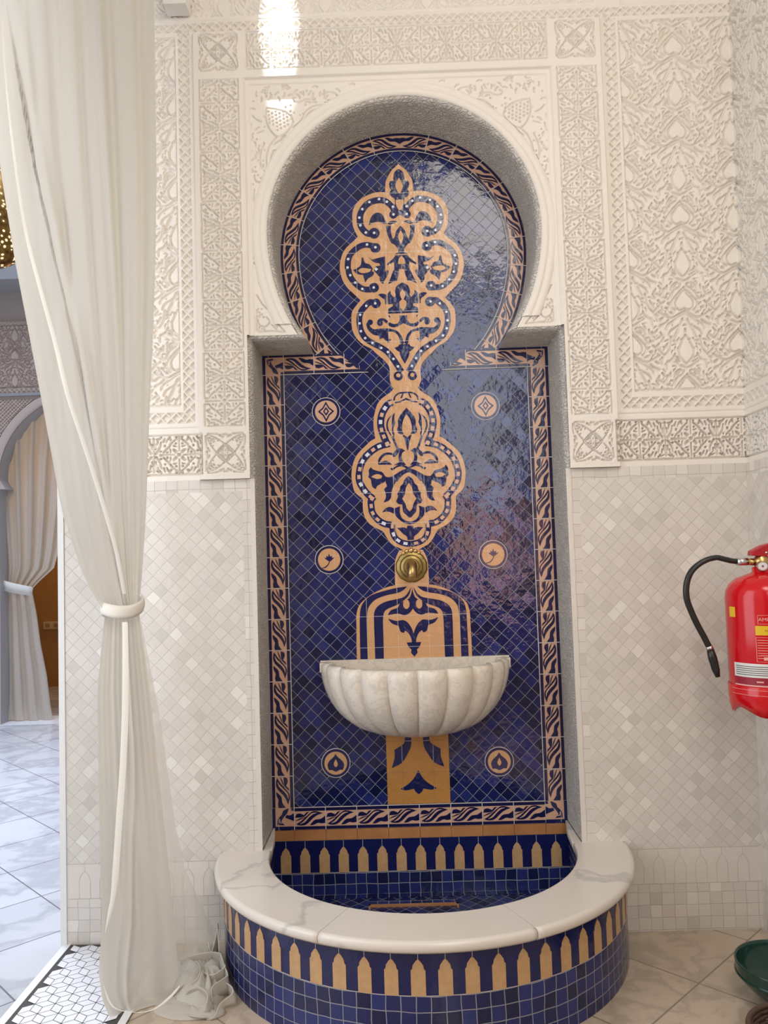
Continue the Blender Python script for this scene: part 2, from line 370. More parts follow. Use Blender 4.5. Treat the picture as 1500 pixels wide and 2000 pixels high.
# jamb and arch reveal
prof=[(0,.0),(0,-.17),(.0015,-.185),(.006,-.195),(.014,-.2)]
mb=MB(); mb.grid([[ (x,y,z) for x,z in niche(o_,zb=-.06)] for o_,y in prof], 'jamb')
mb.build('trim_1', smooth=False, kind='structure')
# raised roll moulding around the arch
mb=MB(); rows=[]
for o_,y in [(.014,-.2),(.016,-.203),(.022,-.2055),(.029,-.2065),(.034,-.205),(.036,-.2025),(.040,-.205),(.048,-.2065),(.056,-.2045),(.060,-.2)]:
    s=(SZ+.045-ZC)/((R0+o_)*1.228); t0=math.asin(s)
    rows.append([(arch_pt(t0+(math.pi-2*t0)*k/90,o_)[0],y,arch_pt(t0+(math.pi-2*t0)*k/90,o_)[1]) for k in range(91)])
mb.grid(rows,'plaster'); mb.build('trim_2', smooth=True, kind='structure')

# ---- carved plaster as real relief (height grids)
def seg_sdf(X,Y,D,a,b,ra,rb):
    pad=max(ra,rb)+.004
    x0,x1=min(a[0],b[0])-pad,max(a[0],b[0])+pad; y0,y1=min(a[1],b[1])-pad,max(a[1],b[1])+pad
    xs=X[0]; ys=Y[:,0]
    i0,i1=np.searchsorted(xs,[x0,x1]); j0,j1=np.searchsorted(ys,[y0,y1])
    if i1<=i0 or j1<=j0: return
    x=X[j0:j1,i0:i1]; y=Y[j0:j1,i0:i1]; dx,dy=b[0]-a[0],b[1]-a[1]; L=dx*dx+dy*dy+1e-12
    t=np.clip(((x-a[0])*dx+(y-a[1])*dy)/L,0,1)
    d=np.hypot(x-a[0]-t*dx, y-a[1]-t*dy)-(ra+(rb-ra)*t)
    D[j0:j1,i0:i1]=np.minimum(D[j0:j1,i0:i1],d)
def strokes_sdf(X,Y,strokes):
    D=np.full(X.shape,.05)
    for pts,w0,w1 in strokes:
        if len(pts)==1: seg_sdf(X,Y,D,pts[0],pts[0],w0,w0); continue
        c=catmull(pts,3) if len(pts)>2 else pts; n=len(c)-1
        for i in range(n): seg_sdf(X,Y,D,c[i],c[i+1],w0+(w1-w0)*i/n,w0+(w1-w0)*(i+1)/n)
    return D
def groove(D, soft=.0009): return np.clip(.5-(D-.0004)/soft*.5,0,1)
def syms(st, mx=True, my=True, diag=False):
    out=[]
    for pts,a,b in st:
        v=[pts]
        if diag: v=v+[[(y,x) for x,y in q] for q in v]
        if mx: v=v+[[(-x,y) for x,y in q] for q in v]
        if my: v=v+[[(x,-y) for x,y in q] for q in v]
        out+=[(q,a,b) for q in v]
    return out
def scale_st(st, k, wk=None): return [([(x*k,y*k) for x,y in p],a*(wk or k),b*(wk or k)) for p,a,b in st]
class Cell:
    def __init__(s, st, W, H, res=.0008):
        s.W,s.H=W,H; nx,ny=int(W/res)+1,int(H/res)+1
        xs=np.linspace(-W/2,W/2,nx); ys=np.linspace(-H/2,H/2,ny); X,Y=np.meshgrid(xs,ys)
        s.g=groove(strokes_sdf(X,Y,st)); s.nx,s.ny=nx,ny
    def at(s,x,y,wrapx=True,wrapy=True):
        u=(x/s.W+.5); v=(y/s.H+.5)
        u=u-np.floor(u) if wrapx else np.clip(u,0,1); v=v-np.floor(v) if wrapy else np.clip(v,0,1)
        return s.g[(v*(s.ny-1)).round().astype(int),(u*(s.nx-1)).round().astype(int)]
# rosette cell: x across (half .0625), y along the band (half .0775); units of .0775
ros=syms([([(0,.17),(0,.5),(0,.74)],.012,.038),([(.17,0),(.5,0),(.72,0)],.012,.030),([(.12,.13),(.2,.22)],.05,.03),([(0,0),(0,0.01)],.06,.06),
 ([(.10,.62),(.22,.50),(.30,.40)],.014,.03),([(.38,.36),(.52,.24),(.62,.10)],.03,.014),([(.1,.34),(.22,.36)],.012,.012),([(.33,.11),(.36,.22)],.012,.012),
 ([(.11,.47)],.032,.032),([(.45,.13)],.032,.032),([(.15,.72)],.032,.032),([(.36,.56)],.034,.034),([(.60,.33)],.034,.034),([(.70,.12)],.030,.030),
 ([(.07,.90),(.22,.80),(.36,.74),(.52,.72)],.034,.012),([(.40,.86),(.55,.84)],.014,.022),([(.50,.50),(.62,.44),(.68,.36)],.012,.03),([(.52,.62),(.66,.56)],.028,.012),
 ([(0.02,1.0),(.35,.995),(.66,.99)],.014,.024),([(.25,.92),(.42,.93)],.012,.018),([(.60,.78),(.70,.70)],.012,.024),([(.62,.9),(.66,.80)],.012,.018),
 ([(.775,.10),(.785,.5),(.775,.97)],.018,.018)])
C_ROS=Cell(scale_st(ros,.0775),.125,.155)
star=syms([([(0,.36),(.18,.20),(.36,0)],.018,.018),([(0,.47),(.24,.26),(.47,0)],.010,.010),
 ([(.88,.90),(.55,.80),(.26,.62),(.02,.42)],.012,.012),
 ([(.55,.58)],.035,.035),([(.70,.60),(.64,.68),(.60,.70)],.03,.03),([(.74,.76)],.036,.036),([(.48,.70)],.03,.03),([(.62,.82)],.03,.03),([(.36,.60)],.024,.024),
 ([(.10,.78),(.26,.86)],.03,.045),([(0,.90),(.08,.90)],.03,.03),([(.38,.92),(.62,.95),(.85,.96)],.03,.012),
 ([(.09,.20)],.022,.022),([(0,.08),(0,.16)],.012,.016),([(.1,.1),(.15,.15)],.012,.02),([(.22,.09)],.02,.02)],diag=True)
C_STAR=Cell(scale_st(star,.0625),.127,.127)
# half-drop palmette panel, units 1/3840 m, x right, y down
pan=syms([([(0,-130),(-60,-60),(-100,0),(-95,70),(-50,105),(0,85)],8,8),([(0,-165),(-90,-70),(-150,10),(-150,60)],8,11),
 ([(-35,-180),(-120,-120),(-165,-30)],9,12),([(-340,-110),(-250,-60),(-165,-20)],11,11),([(-35,-200),(-80,-220),(-130,-190),(-150,-130)],13,8),
 ([(0,-290),(-60,-340),(-120,-380)],11,8),([(-60,-250),(-130,-310),(-220,-320),(-230,-240)],14,9),([(-140,-352),(-170,-340)],8,15),([(-90,-190),(-110,-160)],9,9),
 ([(-225,-160),(-235,-110),(-250,-90)],8,16),([(-190,-190),(-195,-140)],8,14),([(-290,-190),(-260,-150)],7,13),
 ([(-230,0),(-300,60),(-340,110)],10,15),([(-190,20),(-150,70),(-110,110)],10,16),([(-215,75)],15,15),([(-160,130),(-130,140)],14,8),([(-260,60),(-245,110)],8,8),
 ([(-300,120),(-200,180),(-140,195),(-60,150),(0,120)],13,9),([(0,150),(-100,210),(-200,280),(-222,330)],12,12),([(-330,150),(-310,170)],14,10),([(-250,190),(-285,215)],8,16),
 ([(0,400),(-40,470),(-80,560),(-80,640),(-40,700),(0,745)],9,9),([(0,175),(0,210)],15,15),([(-30,210),(-60,290),(-125,430)],9,15),([(-75,290)],14,14),([(-28,235)],10,10),
 ([(0,330),(0,370)],7,15),([(-132,470)],18,18),([(-48,455)],14,14),([(-90,560)],12,12),([(-190,215),(-228,260),(-290,290)],9,16),([(-100,300),(-170,350),(-190,400)],8,12),
 ([(-165,420),(-190,560),(-260,650),(-290,740)],12,8),([(-190,705),(-60,765),(0,790)],14,9),([(-120,690),(-80,715)],8,14),([(-215,500),(-235,540)],8,14),([(-250,420),(-275,470)],8,14),
 ([(-130,620),(-160,690)],8,13),([(-300,-20),(-280,10)],8,13),([(-290,360),(-270,400)],7,14),([(-200,-60),(-215,-30)],8,8)],mx=True,my=False)
PW,PH=1220/3840,1030/3840
pst=[]
for sx in (-1220,-610,0,610,1220):
    for k in (-2,-1,0,1,2):
        dy=k*1030+(515 if sx in(-610,610) else 0)
        pst+=[([((x+sx)/3840,-(y+dy)/3840) for x,y in p],a/3840,b/3840) for p,a,b in pan]
def fill_strokes(st, inb, ntry, gap, ln, wd, seed, sx=1):
    """small leaf cuts in the areas that are still flat; inb(x,y) says where"""
    rg=random.Random(seed); segs=[]
    for pts,a,b in st:
        for p,q in zip(pts[:-1],pts[1:]): segs.append((p,q,max(a,b)))
        if len(pts)==1: segs.append((pts[0],pts[0],a))
    def dist(x,y):
        m=1e9
        for (x0,y0),(x1,y1),w_ in segs:
            if abs(x-x0)>.06+abs(x1-x0) or abs(y-y0)>.06+abs(y1-y0): continue
            dx,dy=x1-x0,y1-y0; t_=max(0,min(1,((x-x0)*dx+(y-y0)*dy)/(dx*dx+dy*dy+1e-12))); m=min(m,math.hypot(x-x0-t_*dx,y-y0-t_*dy)-w_)
            if m<0: return m
        return m
    out=[]
    for _ in range(ntry):
        x,y=inb(rg)
        if x is None: continue
        if dist(x,y)<gap: continue
        a=rg.uniform(0,math.pi); best=None
        for k in range(4):
            ang=a+k*math.pi/4; d=min(dist(x+f*ln*math.cos(ang),y+f*ln*math.sin(ang)) for f in (-.5,.5))
            if best is None or d>best[0]: best=(d,ang)
        if best[0]<gap*.8: st2=([(x,y)],wd*1.3,wd*1.3)
        else:
            c_,s_=math.cos(best[1])*ln/2,math.sin(best[1])*ln/2; st2=([(x-c_,y-s_),(x+s_*.35,y-c_*.35),(x+c_,y+s_)],wd*.6,wd*1.5)
        out.append(st2); pts=st2[0]; segs.append((pts[0],pts[-1],wd))
    return out
def in_leaf(x,y):
    # the smooth heart and drop fields stay plain (units of the palmette drawing)
    for cx,cy,rx,ry in ((0,0,110,125),(0,590,90,165)):
        for sx_ in (-610,0,610):
            for k in (-1,0,1):
                if ((x-cx-sx_)/rx)**2+((y-cy-k*1030-(515 if sx_ else 0))/ry)**2<1: return True
    return False
def _pb(rg):
    x,y=rg.uniform(0,305),rg.uniform(-515,515)
    return (None,None) if in_leaf(x,y) else (x/3840,-y/3840)
ex_=fill_strokes(pst,_pb,260,.0040,.012,.0010,5)
for pts,a,b in ex_:
    for sgn in (-1,1):
        for sx_ in (-1220,-610,0,610,1220):
            for k in (-1,0,1):
                dy=k*1030+(515 if sx_ in(-610,610) else 0)
                pst.append(([(sgn*x+sx_/3840,y-dy/3840) for x,y in pts],a,b))
C_PAN=Cell(pst,PW,PH,.001)
# spandrel carving traced from the photograph (left half)
def tr(cr, pts):
    cx,cy,s=cr; out=[]
    for X,Y in pts:
        P=unp(cx+X/s,cy+Y/s,1,YW); out.append((P.x,P.z))
    return out
S4=(480,150,8.0); spn=[]
def sp(pts,w0,w1=None): spn.append((tr(S4,pts),w0,w1 or w0))
for row,(x0,y0,nn) in enumerate([(355,550,1),(365,602,1)]): pass
for i in range(8):
    for j in range(8):
        X=350+i*58; Y=545+j*58+ (29 if i%2 else 0); u=(X-320)/420; v=(Y-520)/400
        if 0<u<1 and 0<v<1 and u+v<1.55 and (v<.9-.55*abs(u-.42)*1.6): sp([(X+j*6,Y)],.0021)
for i in range(4):
    for j in range(4-i): sp([(690+i*68+j*14,885+j*66)],.0017)
sp([(320,490),(310,640),(350,780),(440,900),(520,930),(640,860),(740,700),(640,560),(480,510),(320,490)],.0007)
sp([(500,930),(400,1030),(350,1130),(320,1260),(330,1400),(350,1500),(320,1600),(240,1650),(150,1620),(130,1540)],.0010,.0012)
sp([(290,1040),(240,1160),(220,1280),(230,1400)],.0009); sp([(640,860),(560,960),(450,1050)],.0011,.0006)
for q in range(5): sp([(520+q*24,980-q*24),(545+q*24,1000-q*24)],.0005)
for X,Y in [(115,385),(288,620),(292,780),(168,978),(280,1030),(295,1145),(270,1308),(190,1308),(145,1410),(290,1468),(190,1538),(238,1580),(365,1625),(430,1585),(98,1450),(115,1680),(620,480),(700,452),(755,565),(928,436),(1097,397),(1245,397),(768,325),(1050,330),(895,235),(950,220),(210,1075),(83,1160),(450,1050),(850,600)]: sp([(X,Y)],.0016)
sp([(430,1150),(390,1280),(400,1420),(430,1500),(490,1460),(560,1320)],.0009,.0011); sp([(430,1150),(520,1130),(600,1030)],.0009); sp([(580,1120),(570,1230)],.0007,.0013)
sp([(740,790),(850,700),(900,600),(960,520),(1080,450),(1280,440)],.0009); sp([(860,750),(930,680),(960,590),(1050,520),(1200,510)],.0008)
sp([(1080,705),(1200,640),(1330,560)],.0014,.0007); sp([(940,840),(1040,760)],.0014,.0007); sp([(740,330),(760,390),(850,390),(930,350),(1050,350)],.0007,.0010)
sp([(1050,250),(1040,330)],.0008,.0014); sp([(1220,330),(1235,260),(1300,235),(1400,260),(1440,330),(1400,400),(1300,440)],.0009); 
sp([(240,1720),(255,1850),(240,2000),(200,2100)],.0008,.0010); sp([(310,1750),(310,1950),(270,2150)],.0008); sp([(130,1760),(120,1950)],.0009,.0006)
sp([(100,600),(160,660),(240,700)],.0007); sp([(80,740),(75,900),(90,1000)],.0010,.0006); sp([(180,880),(280,840)],.0006)
for k in range(9): sp([(90+ (k%2)*30,2200+k*85),(150-(k%2)*20,2240+k*85)],.0006,.0015)
# lower foot of the spandrel (crop 290,480)
S7=(290,480,4.167)
for pts,a,b in [([(920,250),(900,300),(930,340),(970,300)],.0008,.0008),([(880,400),(930,480),(980,520)],.0007,.0012),([(935,580)],.0020,.0020),([(890,600),(900,640),(950,660),(985,620),(960,580)],.0007,.0007),
  ([(920,515)],.0017,.0017),([(902,545)],.0017,.0017),([(880,570),(880,690)],.0009,.0009),([(1000,560),(1060,640),(1110,700)],.0008,.0008),([(1045,658)],.0014,.0014),([(985,630)],.0014,.0014),([(900,700),(1000,695),(1100,700)],.0010,.0008),
  ([(905,660),(890,695)],.0012,.0006),([(940,670),(950,700)],.0012,.0006),([(1000,640),(1040,680)],.0006,.0010),([(870,20),(880,200),(930,240)],.0007,.0009),([(920,80),(935,220)],.0007,.0007)]:
    spn.append((tr(S7,pts),a,b))
# the same leaf scroll runs on along the top towards the crown of the arch
for k in range(7):
    X=640+k*20
    spn.append(([ (unp(X,196+(-1)**k*3-k*1.1,1,YW).x, unp(X,196-k*1.1,1,YW).z), (unp(X+11,193-k*1.1,1,YW).x, unp(X+11,190+(-1)**k*4-k*1.1,1,YW).z)],.0012,.0004))
def _sb(rg):
    x,z=rg.uniform(-.452,-.02),rg.uniform(1.49,2.262)
    r_=math.hypot(x-XC,(z-ZC) if z>ZC else (z-ZC)/1.228)
    if r_<R0+.072 or (-.43<x<-.30 and 2.08<z<2.22): return (None,None)
    return (x,z)
spn+=fill_strokes(spn,_sb,900,.0036,.014,.0010,8)
spn=spn+[([(-x,z) for x,z in p],a,b) for p,a,b in spn]
def sstep(e0,e1,x):
    t=np.clip((x-e0)/(e1-e0),0,1); return t*t*(3-2*t)
def rectmask(x,z,x0,x1,z0,z1,s=.003):
    return sstep(x0,x0+s,x)*(1-sstep(x1-s,x1,x))*sstep(z0,z0+s,z)*(1-sstep(z1-s,z1,z))
def lattice(u,v,W):
    """u along, v across in [0,W]: raised crossing lines, sunk lozenges"""
    p=W*1.0; a=(u+v)/p; b=(u-v)/p
    da=np.abs(a-np.round(a))*p*.7; db=np.abs(b-np.round(b))*p*.7
    return np.clip((np.minimum(da,db)-.0022)/.0015,0,1)
def relief(X,Z):
    ax=np.abs(X); h=np.zeros_like(X)
    fr=rectmask(ax,Z,-.3,.636,1.0,2.441,.005); inn=rectmask(ax,Z,-.3,.478,1.0,2.288,.006)
    h+=.013*fr*(1-inn)
    # inner fillet of the spandrel field
    h+=.004*(rectmask(ax,Z,-.3,.4785,1.0,2.289,.003)-rectmask(ax,Z,-.3,.462,1.0,2.270,.003))
    # side bands of rosettes
    m=(ax>.4915)&(ax<.6165)&(Z>1.2)&(Z<2.285); g=C_ROS.at(np.clip(ax-.554,-.0625,.0625),Z-2.2075,False,True); h-=np.where(m,g*.0095,0)
    m=(ax<.4665)&(Z>2.3105)&(Z<2.4355); g=C_ROS.at(np.clip(Z-2.373,-.0625,.0625),X+.0775,False,True); h-=np.where(m,g*.0095,0)
    for zc in (2.372,1.119):
        m=(ax>.4905)&(ax<.6175)&(np.abs(Z-zc)<.0635); g=C_STAR.at(ax-.554,Z-zc,False,False); h-=np.where(m,g*.0095,0)
    # low frieze, cut deeper
    m=(ax>.6235)&(np.abs(Z-1.1195)<.0625); g=C_ROS.at(np.clip(Z-1.1195,-.0625,.0625),ax-.6975,False,True); g=np.where((ax<.628)|(np.abs(Z-1.1195)>.0588),1,g); h-=np.where(m,g*.022,0)
    # groove line under the panels
    h-=.004*np.exp(-((Z-1.2)/.002)**2)*(ax>.636)
    # lattice strips
    m=(ax>.648)&(ax<.680)&(Z>1.216)&(Z<2.475); h-=np.where(m,.009*lattice(Z,ax-.648,.032),0)
    m=(ax>=.680)&(Z>1.216)&(Z<1.248); h-=np.where(m,.009*lattice(ax,Z-1.216,.032),0)
    m=(ax<.648)&(Z>2.447)&(Z<2.475)|(ax>=.68)&(Z>2.447)&(Z<2.475); h-=np.where(m,.009*lattice(X,Z-2.447,.028),0)
    # palmette panels
    m=(ax>.690)&(Z>1.268)&(Z<2.432); g=C_PAN.at(ax-.850,Z-2.345); g=np.where((Z<1.2735)&(ax>.69),1,g); g=np.where(ax<.6925,.6,g); h-=np.where(m,g*.0095,0)
    # upper framed panel
    h-=.003*np.exp(-((Z-2.482)/.0018)**2)*(X<.66)*(X>-.72)
    m=(Z>2.495)&(X<.62)&(X>-.75); g=C_PAN.at((X-.1)*1.0,Z*1.0); h-=np.where(m,g*.005,0)
    h-=.006*((Z>2.486)&(X>.70)&(X<.93))
    return h
def relief_mesh(name, x0,x1,z0,z1,res,mapf,cut=None,extra=None,mat='plaster'):
    nx=int((x1-x0)/res)+1; nz=int((z1-z0)/res)+1
    xs=np.linspace(x0,x1,nx); zs=np.linspace(z0,z1,nz); X,Z=np.meshgrid(xs,zs); h=relief(X,Z)
    if extra is not None: h=h-.008*groove(strokes_sdf(X,Z,[(p_,a_*1.25,b_*1.25) for p_,a_,b_ in extra]))*(np.abs(X)<.458)
    co=mapf(X,Z,h).reshape(-1,3).astype(np.float32)
    idx=np.arange(nx*nz).reshape(nz,nx); q=np.stack([idx[:-1,:-1],idx[:-1,1:],idx[1:,1:],idx[1:,:-1]],-1).reshape(-1,4)
    if cut is not None:
        xc=(X[:-1,:-1]+X[1:,1:])/2; zc=(Z[:-1,:-1]+Z[1:,1:])/2; q=q[~cut(xc,zc).ravel()]
        used=np.zeros(nx*nz,bool); used[q.ravel()]=True; rm=np.cumsum(used)-1; co=co[used]; q=rm[q]
    me=bpy.data.meshes.new(name); me.vertices.add(len(co)); me.vertices.foreach_set('co',co.ravel())
    me.loops.add(q.size); me.loops.foreach_set('vertex_index',q.ravel().astype(np.int32)); me.polygons.add(len(q))
    me.polygons.foreach_set('loop_start',np.arange(0,q.size,4,dtype=np.int32))
    me.polygons.foreach_set('use_smooth',np.ones(len(q),bool)); me.update(calc_edges=True); me.materials.append(M[mat])
    o=bpy.data.objects.new(name,me); COL.objects.link(o); o['kind']='structure'; return o
front=lambda X,Z,h: np.stack([X,YW-h,Z],-1)
def in_opening(X,Z):
    rad=R0+.0155; dz=Z-ZC
    s=np.where(dz>=0, np.hypot(X-XC,dz), np.hypot(X-XC,dz/1.228)); arch=(s<rad)&(Z>SZ)
    return arch|((np.abs(X)<NW+.012)&(Z<SZ+.012))
ZTOP=2.62
relief_mesh('trim_3', -.645,.645,ZT,ZTOP,.0019,front,in_opening,spn)
relief_mesh('trim_4', .645,1.030,ZT,ZTOP,.0019,lambda X,Z,h: np.stack([.645+(X-.645)*((.987+.018*(Z+.3))-.645)/(1.0158-.645),YW-h,Z],-1))
relief_mesh('trim_5', -.80,-.645,ZT,ZTOP,.0019,front)
relief_mesh('trim_6', 1.004,1.37,ZT,ZTOP,.0022,lambda X,Z,h: np.stack([.987+.018*(Z+.3)-h,YW-(X-1.0158),Z],-1))
# plain wall behind and around
mb=MB()
mb.box((XL,YW,ZT),(-.80,.02,3.1),'plaster'); mb.box((-.80,YW,ZTOP),(1.02,.02,3.1),'plaster')
mb.box((-.80,YW+.012,ZT),(-NW-.05,.02,ZTOP),'plaster'); mb.box((NW+.05,YW+.012,ZT),(1.02,.02,ZTOP),'plaster')
mb.box((-.9,.004,-.5),(.9,.06,2.7),'plaster')
mb.build('wall_back', kind='structure')
# tiled dado in front plane
def tile_slab(name, quads):
    mb=MB()
    for m,x0,x1,z0,z1 in quads:
        P=[(x0,YW,z0),(x1,YW,z0),(x1,YW,z1),(x0,YW,z1)]; mb.face(P,m,[(p[0],p[2]) for p in P])
    return mb.build(name, kind='structure')
XR=1.006
def half_quads(s):
    q=[]
    def A(m,a,b,c,d): q.append((m,*( (a,b) if s>0 else (-b,-a)),c,d))
    far=XR+.01 if s>0 else -XL
    A('cream_square',NW+.014,.5075,-.0875,1.0025); A('cream_diamond',.5075,far,-.0875,1.0025); A('cream_square',NW+.014,far,1.0025,ZT)
    A('cream_merlon',NW+.014,far,-.1875,-.0875); A('cream_square',NW+.014,far,ZF,-.1875); A('cream_merlon',NW,NW+.014,-.0875,ZT)
    return q
tile_slab('wall_dado_right', half_quads(1)).name='trim_7'; tile_slab('wall_dado_left', half_quads(-1)).name='trim_8'
mb=MB(); mb.box((XL+.001,YW+.002,ZF),(-NW-.002,.02,ZT),'cream_merlon'); mb.box((NW+.002,YW+.002,ZF),(1.02,.02,ZT),'cream_merlon'); mb.build('trim_9',kind='structure')
mb=MB() # end face of the pier towards the courtyard
P=[(XL,YW,ZF),(XL,.06,ZF),(XL,.06,ZT),(XL,YW,ZT)]; mb.face(P[::-1],'cream_square',[(p[1],p[2]) for p in P[::-1]]); mb.box((XL-.006,YW-.004,ZF),(XL+.012,.06,3.0),'white_paint'); mb.build('trim_10',kind='structure')
# joints of the cream frieze: arch shapes, as thin raised outlines
def merlon_outline(cx, z0, w=.0613, H=.10, k=.27):
    hw=w*k; return [(cx-hw,z0),(cx-hw,z0+.055*H/.1),(cx-hw*.80,z0+.058*H/.1),(cx-hw*.72,z0+.066*H/.1),(cx-hw*.35,z0+.0745*H/.1),(cx,z0+.080*H/.1),(cx+hw*.35,z0+.0745*H/.1),(cx+hw*.72,z0+.066*H/.1),(cx+hw*.80,z0+.058*H/.1),(cx+hw,z0+.055*H/.1),(cx+hw,z0)]
mb=MB()
def line2(p,q,w_,m,y):
    d=Vector((q[0]-p[0],q[1]-p[1])); 
    if d.length<1e-6: return
    d.normalize(); n=Vector((-d.y,d.x))*w_/2
    P=[(p[0]+n.x,y,p[1]+n.y),(p[0]-n.x,y,p[1]-n.y),(q[0]-n.x,y,q[1]-n.y),(q[0]+n.x,y,q[1]+n.y)]; mb.face(P,m)
for s in (1,-1):
    x=.63
    while x<(.97 if s>0 else 1.04):
        o_=merlon_outline(s*x,-.1875)
        for a,b in zip(o_[:-1],o_[1:]): line2(a,b,.0009,'cream_joint',YW-.0006)
        line2((s*x,-.1075),(s*x,-.0875),.0008,'cream_joint',YW-.0006); x+=.0613
    for z in (-.0875,-.1875): line2((s*.6,z),((.985 if s>0 else XL),z),.0012,'cream_joint',YW-.0006)
mb.build('trim_11',kind='structure')
# right wall
mb=MB()
def rface(m,y0,y1,z0,z1,uo=0):
    P=[(xr(z0),y0,z0),(xr(z0),y1,z0),(xr(z1),y1,z1),(xr(z1),y0,z1)]; mb.face(P,m,[(p[1]+.007,p[2]) for p in P])
rface('cream_square',YW,-5.0,1.0025,ZT); rface('cream_diamond',YW,-5.0,-.0875,1.0025); rface('cream_merlon',YW,-5.0,-.1875,-.0875); rface('cream_square',YW,-5.0,ZF,-.1875)
rface('plaster',-.554,-5.0,ZT,3.1); rface('plaster',YW,-.56,ZTOP,3.1)
mb.box((1.06,-.60,ZT),(1.1,.02,2.7),'plaster'); mb.build('wall_right',kind='structure')
# thin corner bead of joint mortar
# floor, ceiling, side walls
mb=MB(); mb.face([(-1.04,-5.2,ZF),(1.2,-5.2,ZF),(1.2,.05,ZF),(-1.04,.05,ZF)],'floor'); mb.build('floor',kind='structure')
mb=MB(); mb.face([(-6,-5.2,ZF-.001),(-1.0,-5.2,ZF-.001),(-1.0,6,ZF-.001),(-6,6,ZF-.001)],'court_floor'); mb.build('floor_courtyard',kind='structure')
mb=MB(); mb.box((-1.06,-5.2,3.1),(1.3,.06,3.2),'white_paint'); mb.build('ceiling',kind='structure')
mb=MB(); mb.box((-1.3,-5.3,ZF),(1.3,-5.1,3.1),'taupe'); mb.build('wall_front',kind='structure')
mb=MB(); mb.box((XL,-5.1,ZF),(-.78,-2.0,3.1),'plaster'); mb.box((XL,-2.0,2.75),(-.78,YW-.002,3.1),'plaster'); mb.build('wall_left',kind='structure')
# threshold mosaic: rhombus tiles with dark joints
mb=MB(); tx0,tx1,ty0,ty1=-1.062,-.74,-2.0,YW
mb.box((tx0,ty0,ZF),(tx1,ty1,ZF+.003),'grout_dark'); mb.box((tx0,ty0,ZF+.003),(tx0+.022,ty1,ZF+.0055),'white_tile'); mb.box((tx1-.02,ty0,ZF+.003),(tx1,ty1,ZF+.0055),'white_tile')
E_=.030; h3=E_*math.sqrt(3)/2
def rh(c,a,b):
    pts=[Vector((0,0)),a,a+b,b]; m_=(a+b)/2; pts=[c+m_+(p-m_)*.93 for p in pts]
    for p in pts:
        if p.x<tx0+.022 or p.x>tx1-.02 or p.y<-1.3 or p.y>ty1: return
    mb.face([(p.x,p.y,ZF+.005) for p in pts][::-1],'white_tile')
e=[Vector((E_*math.cos(math.radians(a)),E_*math.sin(math.radians(a)))) for a in (30,150,270)]
for i in range(-12,12):
    for j in range(30):
        c=Vector((-.9+i*2*h3+(h3 if j%2 else 0),-1.3+j*1.5*E_))
        for q in range(3): rh(c,e[q],e[(q+1)%3])
mb.build('floor_threshold',kind='structure')

# ================================================================= TILE MURAL
mural=thing('tile_mural','tall keyhole shaped cobalt blue tile panel with ochre arabesques set in the wall niche','tile panel',(0,0,-.105))
YM=0.0
_fc=[0]
def flat(mb, poly, m, y):
    _fc[0]=(_fc[0]+1)%60; y-=_fc[0]*6e-6
    mb.poly([(x,y,z) for x,z in poly], m, [(x,z) for x,z in poly])
def slab(mb, poly, m, y0, y1, side=None):
    flat(mb,poly,m,y1)
    n=len(poly)
    for i in range(n):
        a,b=poly[i],poly[(i+1)%n]; mb.face([(a[0],y0,a[1]),(b[0],y0,b[1]),(b[0],y1,b[1]),(a[0],y1,a[1])],side or m,[a,b,b,a])
mb=MB(); flat(mb, niche(0,zb=-.105), 'mural_blue', YM); mb.build('tile_field',mural)
Y1=-.0016; Y2=-.0024; Y3=-.0032; Y4=-.0040
# --- twisted rope motif in a unit tile (u along 0..1, v 0..1 from inner to outer edge)
def nrm(pts): return [((x-560)/450,.5+1.1*((y-910)/320-.5)) for x,y in pts]
ROPE=[(nrm([(572,1055),(590,1010),(640,1000),(700,1025),(735,990),(775,985),(745,1010),(705,1045),(640,1055)]),'blue',Y2),
 (nrm([(585,1140),(650,1105),(740,1035),(810,985),(880,978),(968,1005),(900,1025),(830,1065),(750,1135),(690,1158),(620,1155)]),'blue',Y2),
 (ribbon(nrm([(640,1138),(700,1110),(760,1055),(820,1010),(885,998)]),[.01,.06,.05,.06,.01]),'pink',Y3),
 (nrm([(780,1158),(830,1105),(870,1085),(940,1078),(1008,1035),(1010,1130),(950,1138),(900,1128),(835,1155)]),'blue',Y2),
 (ribbon(nrm([(575,1100),(640,1075),(720,1050)]),[.02,.05,.01]),'blue',Y2)]
def rope_tile(mb, f, clipf=None, u0=0, u1=1, flipu=False):
    def put(poly,m,y):
        poly=[( (1-u) if flipu else u, v) for u,v in poly]
        q=[f(u,v) for u,v in poly]
        if clipf:
            for c in (clipf if isinstance(clipf,(list,tuple)) else [clipf]):
                q=clip_half(q,c)
                if len(q)<3: return
        flat(mb,q,m,y)
    def strip(v0,v1,m,y,a=0,b=1,n=6): put([(a+(b-a)*k/n,v0) for k in range(n+1)]+[(b-(b-a)*k/n,v1) for k in range(n+1)],m,y)
    strip(0,1,'pink',Y1); strip(.02,.165,'navy',Y2); strip(.85,.985,'navy',Y2); strip(-.02,.02,'mortar',Y3)
    for pts,m,y in ROPE: put(smooth_closed(pts,2) if m=='blue' else pts,'navy' if m=='blue' else m,y)
    strip(0,1,'mortar',Y3-.0002,-.012,.012,1)
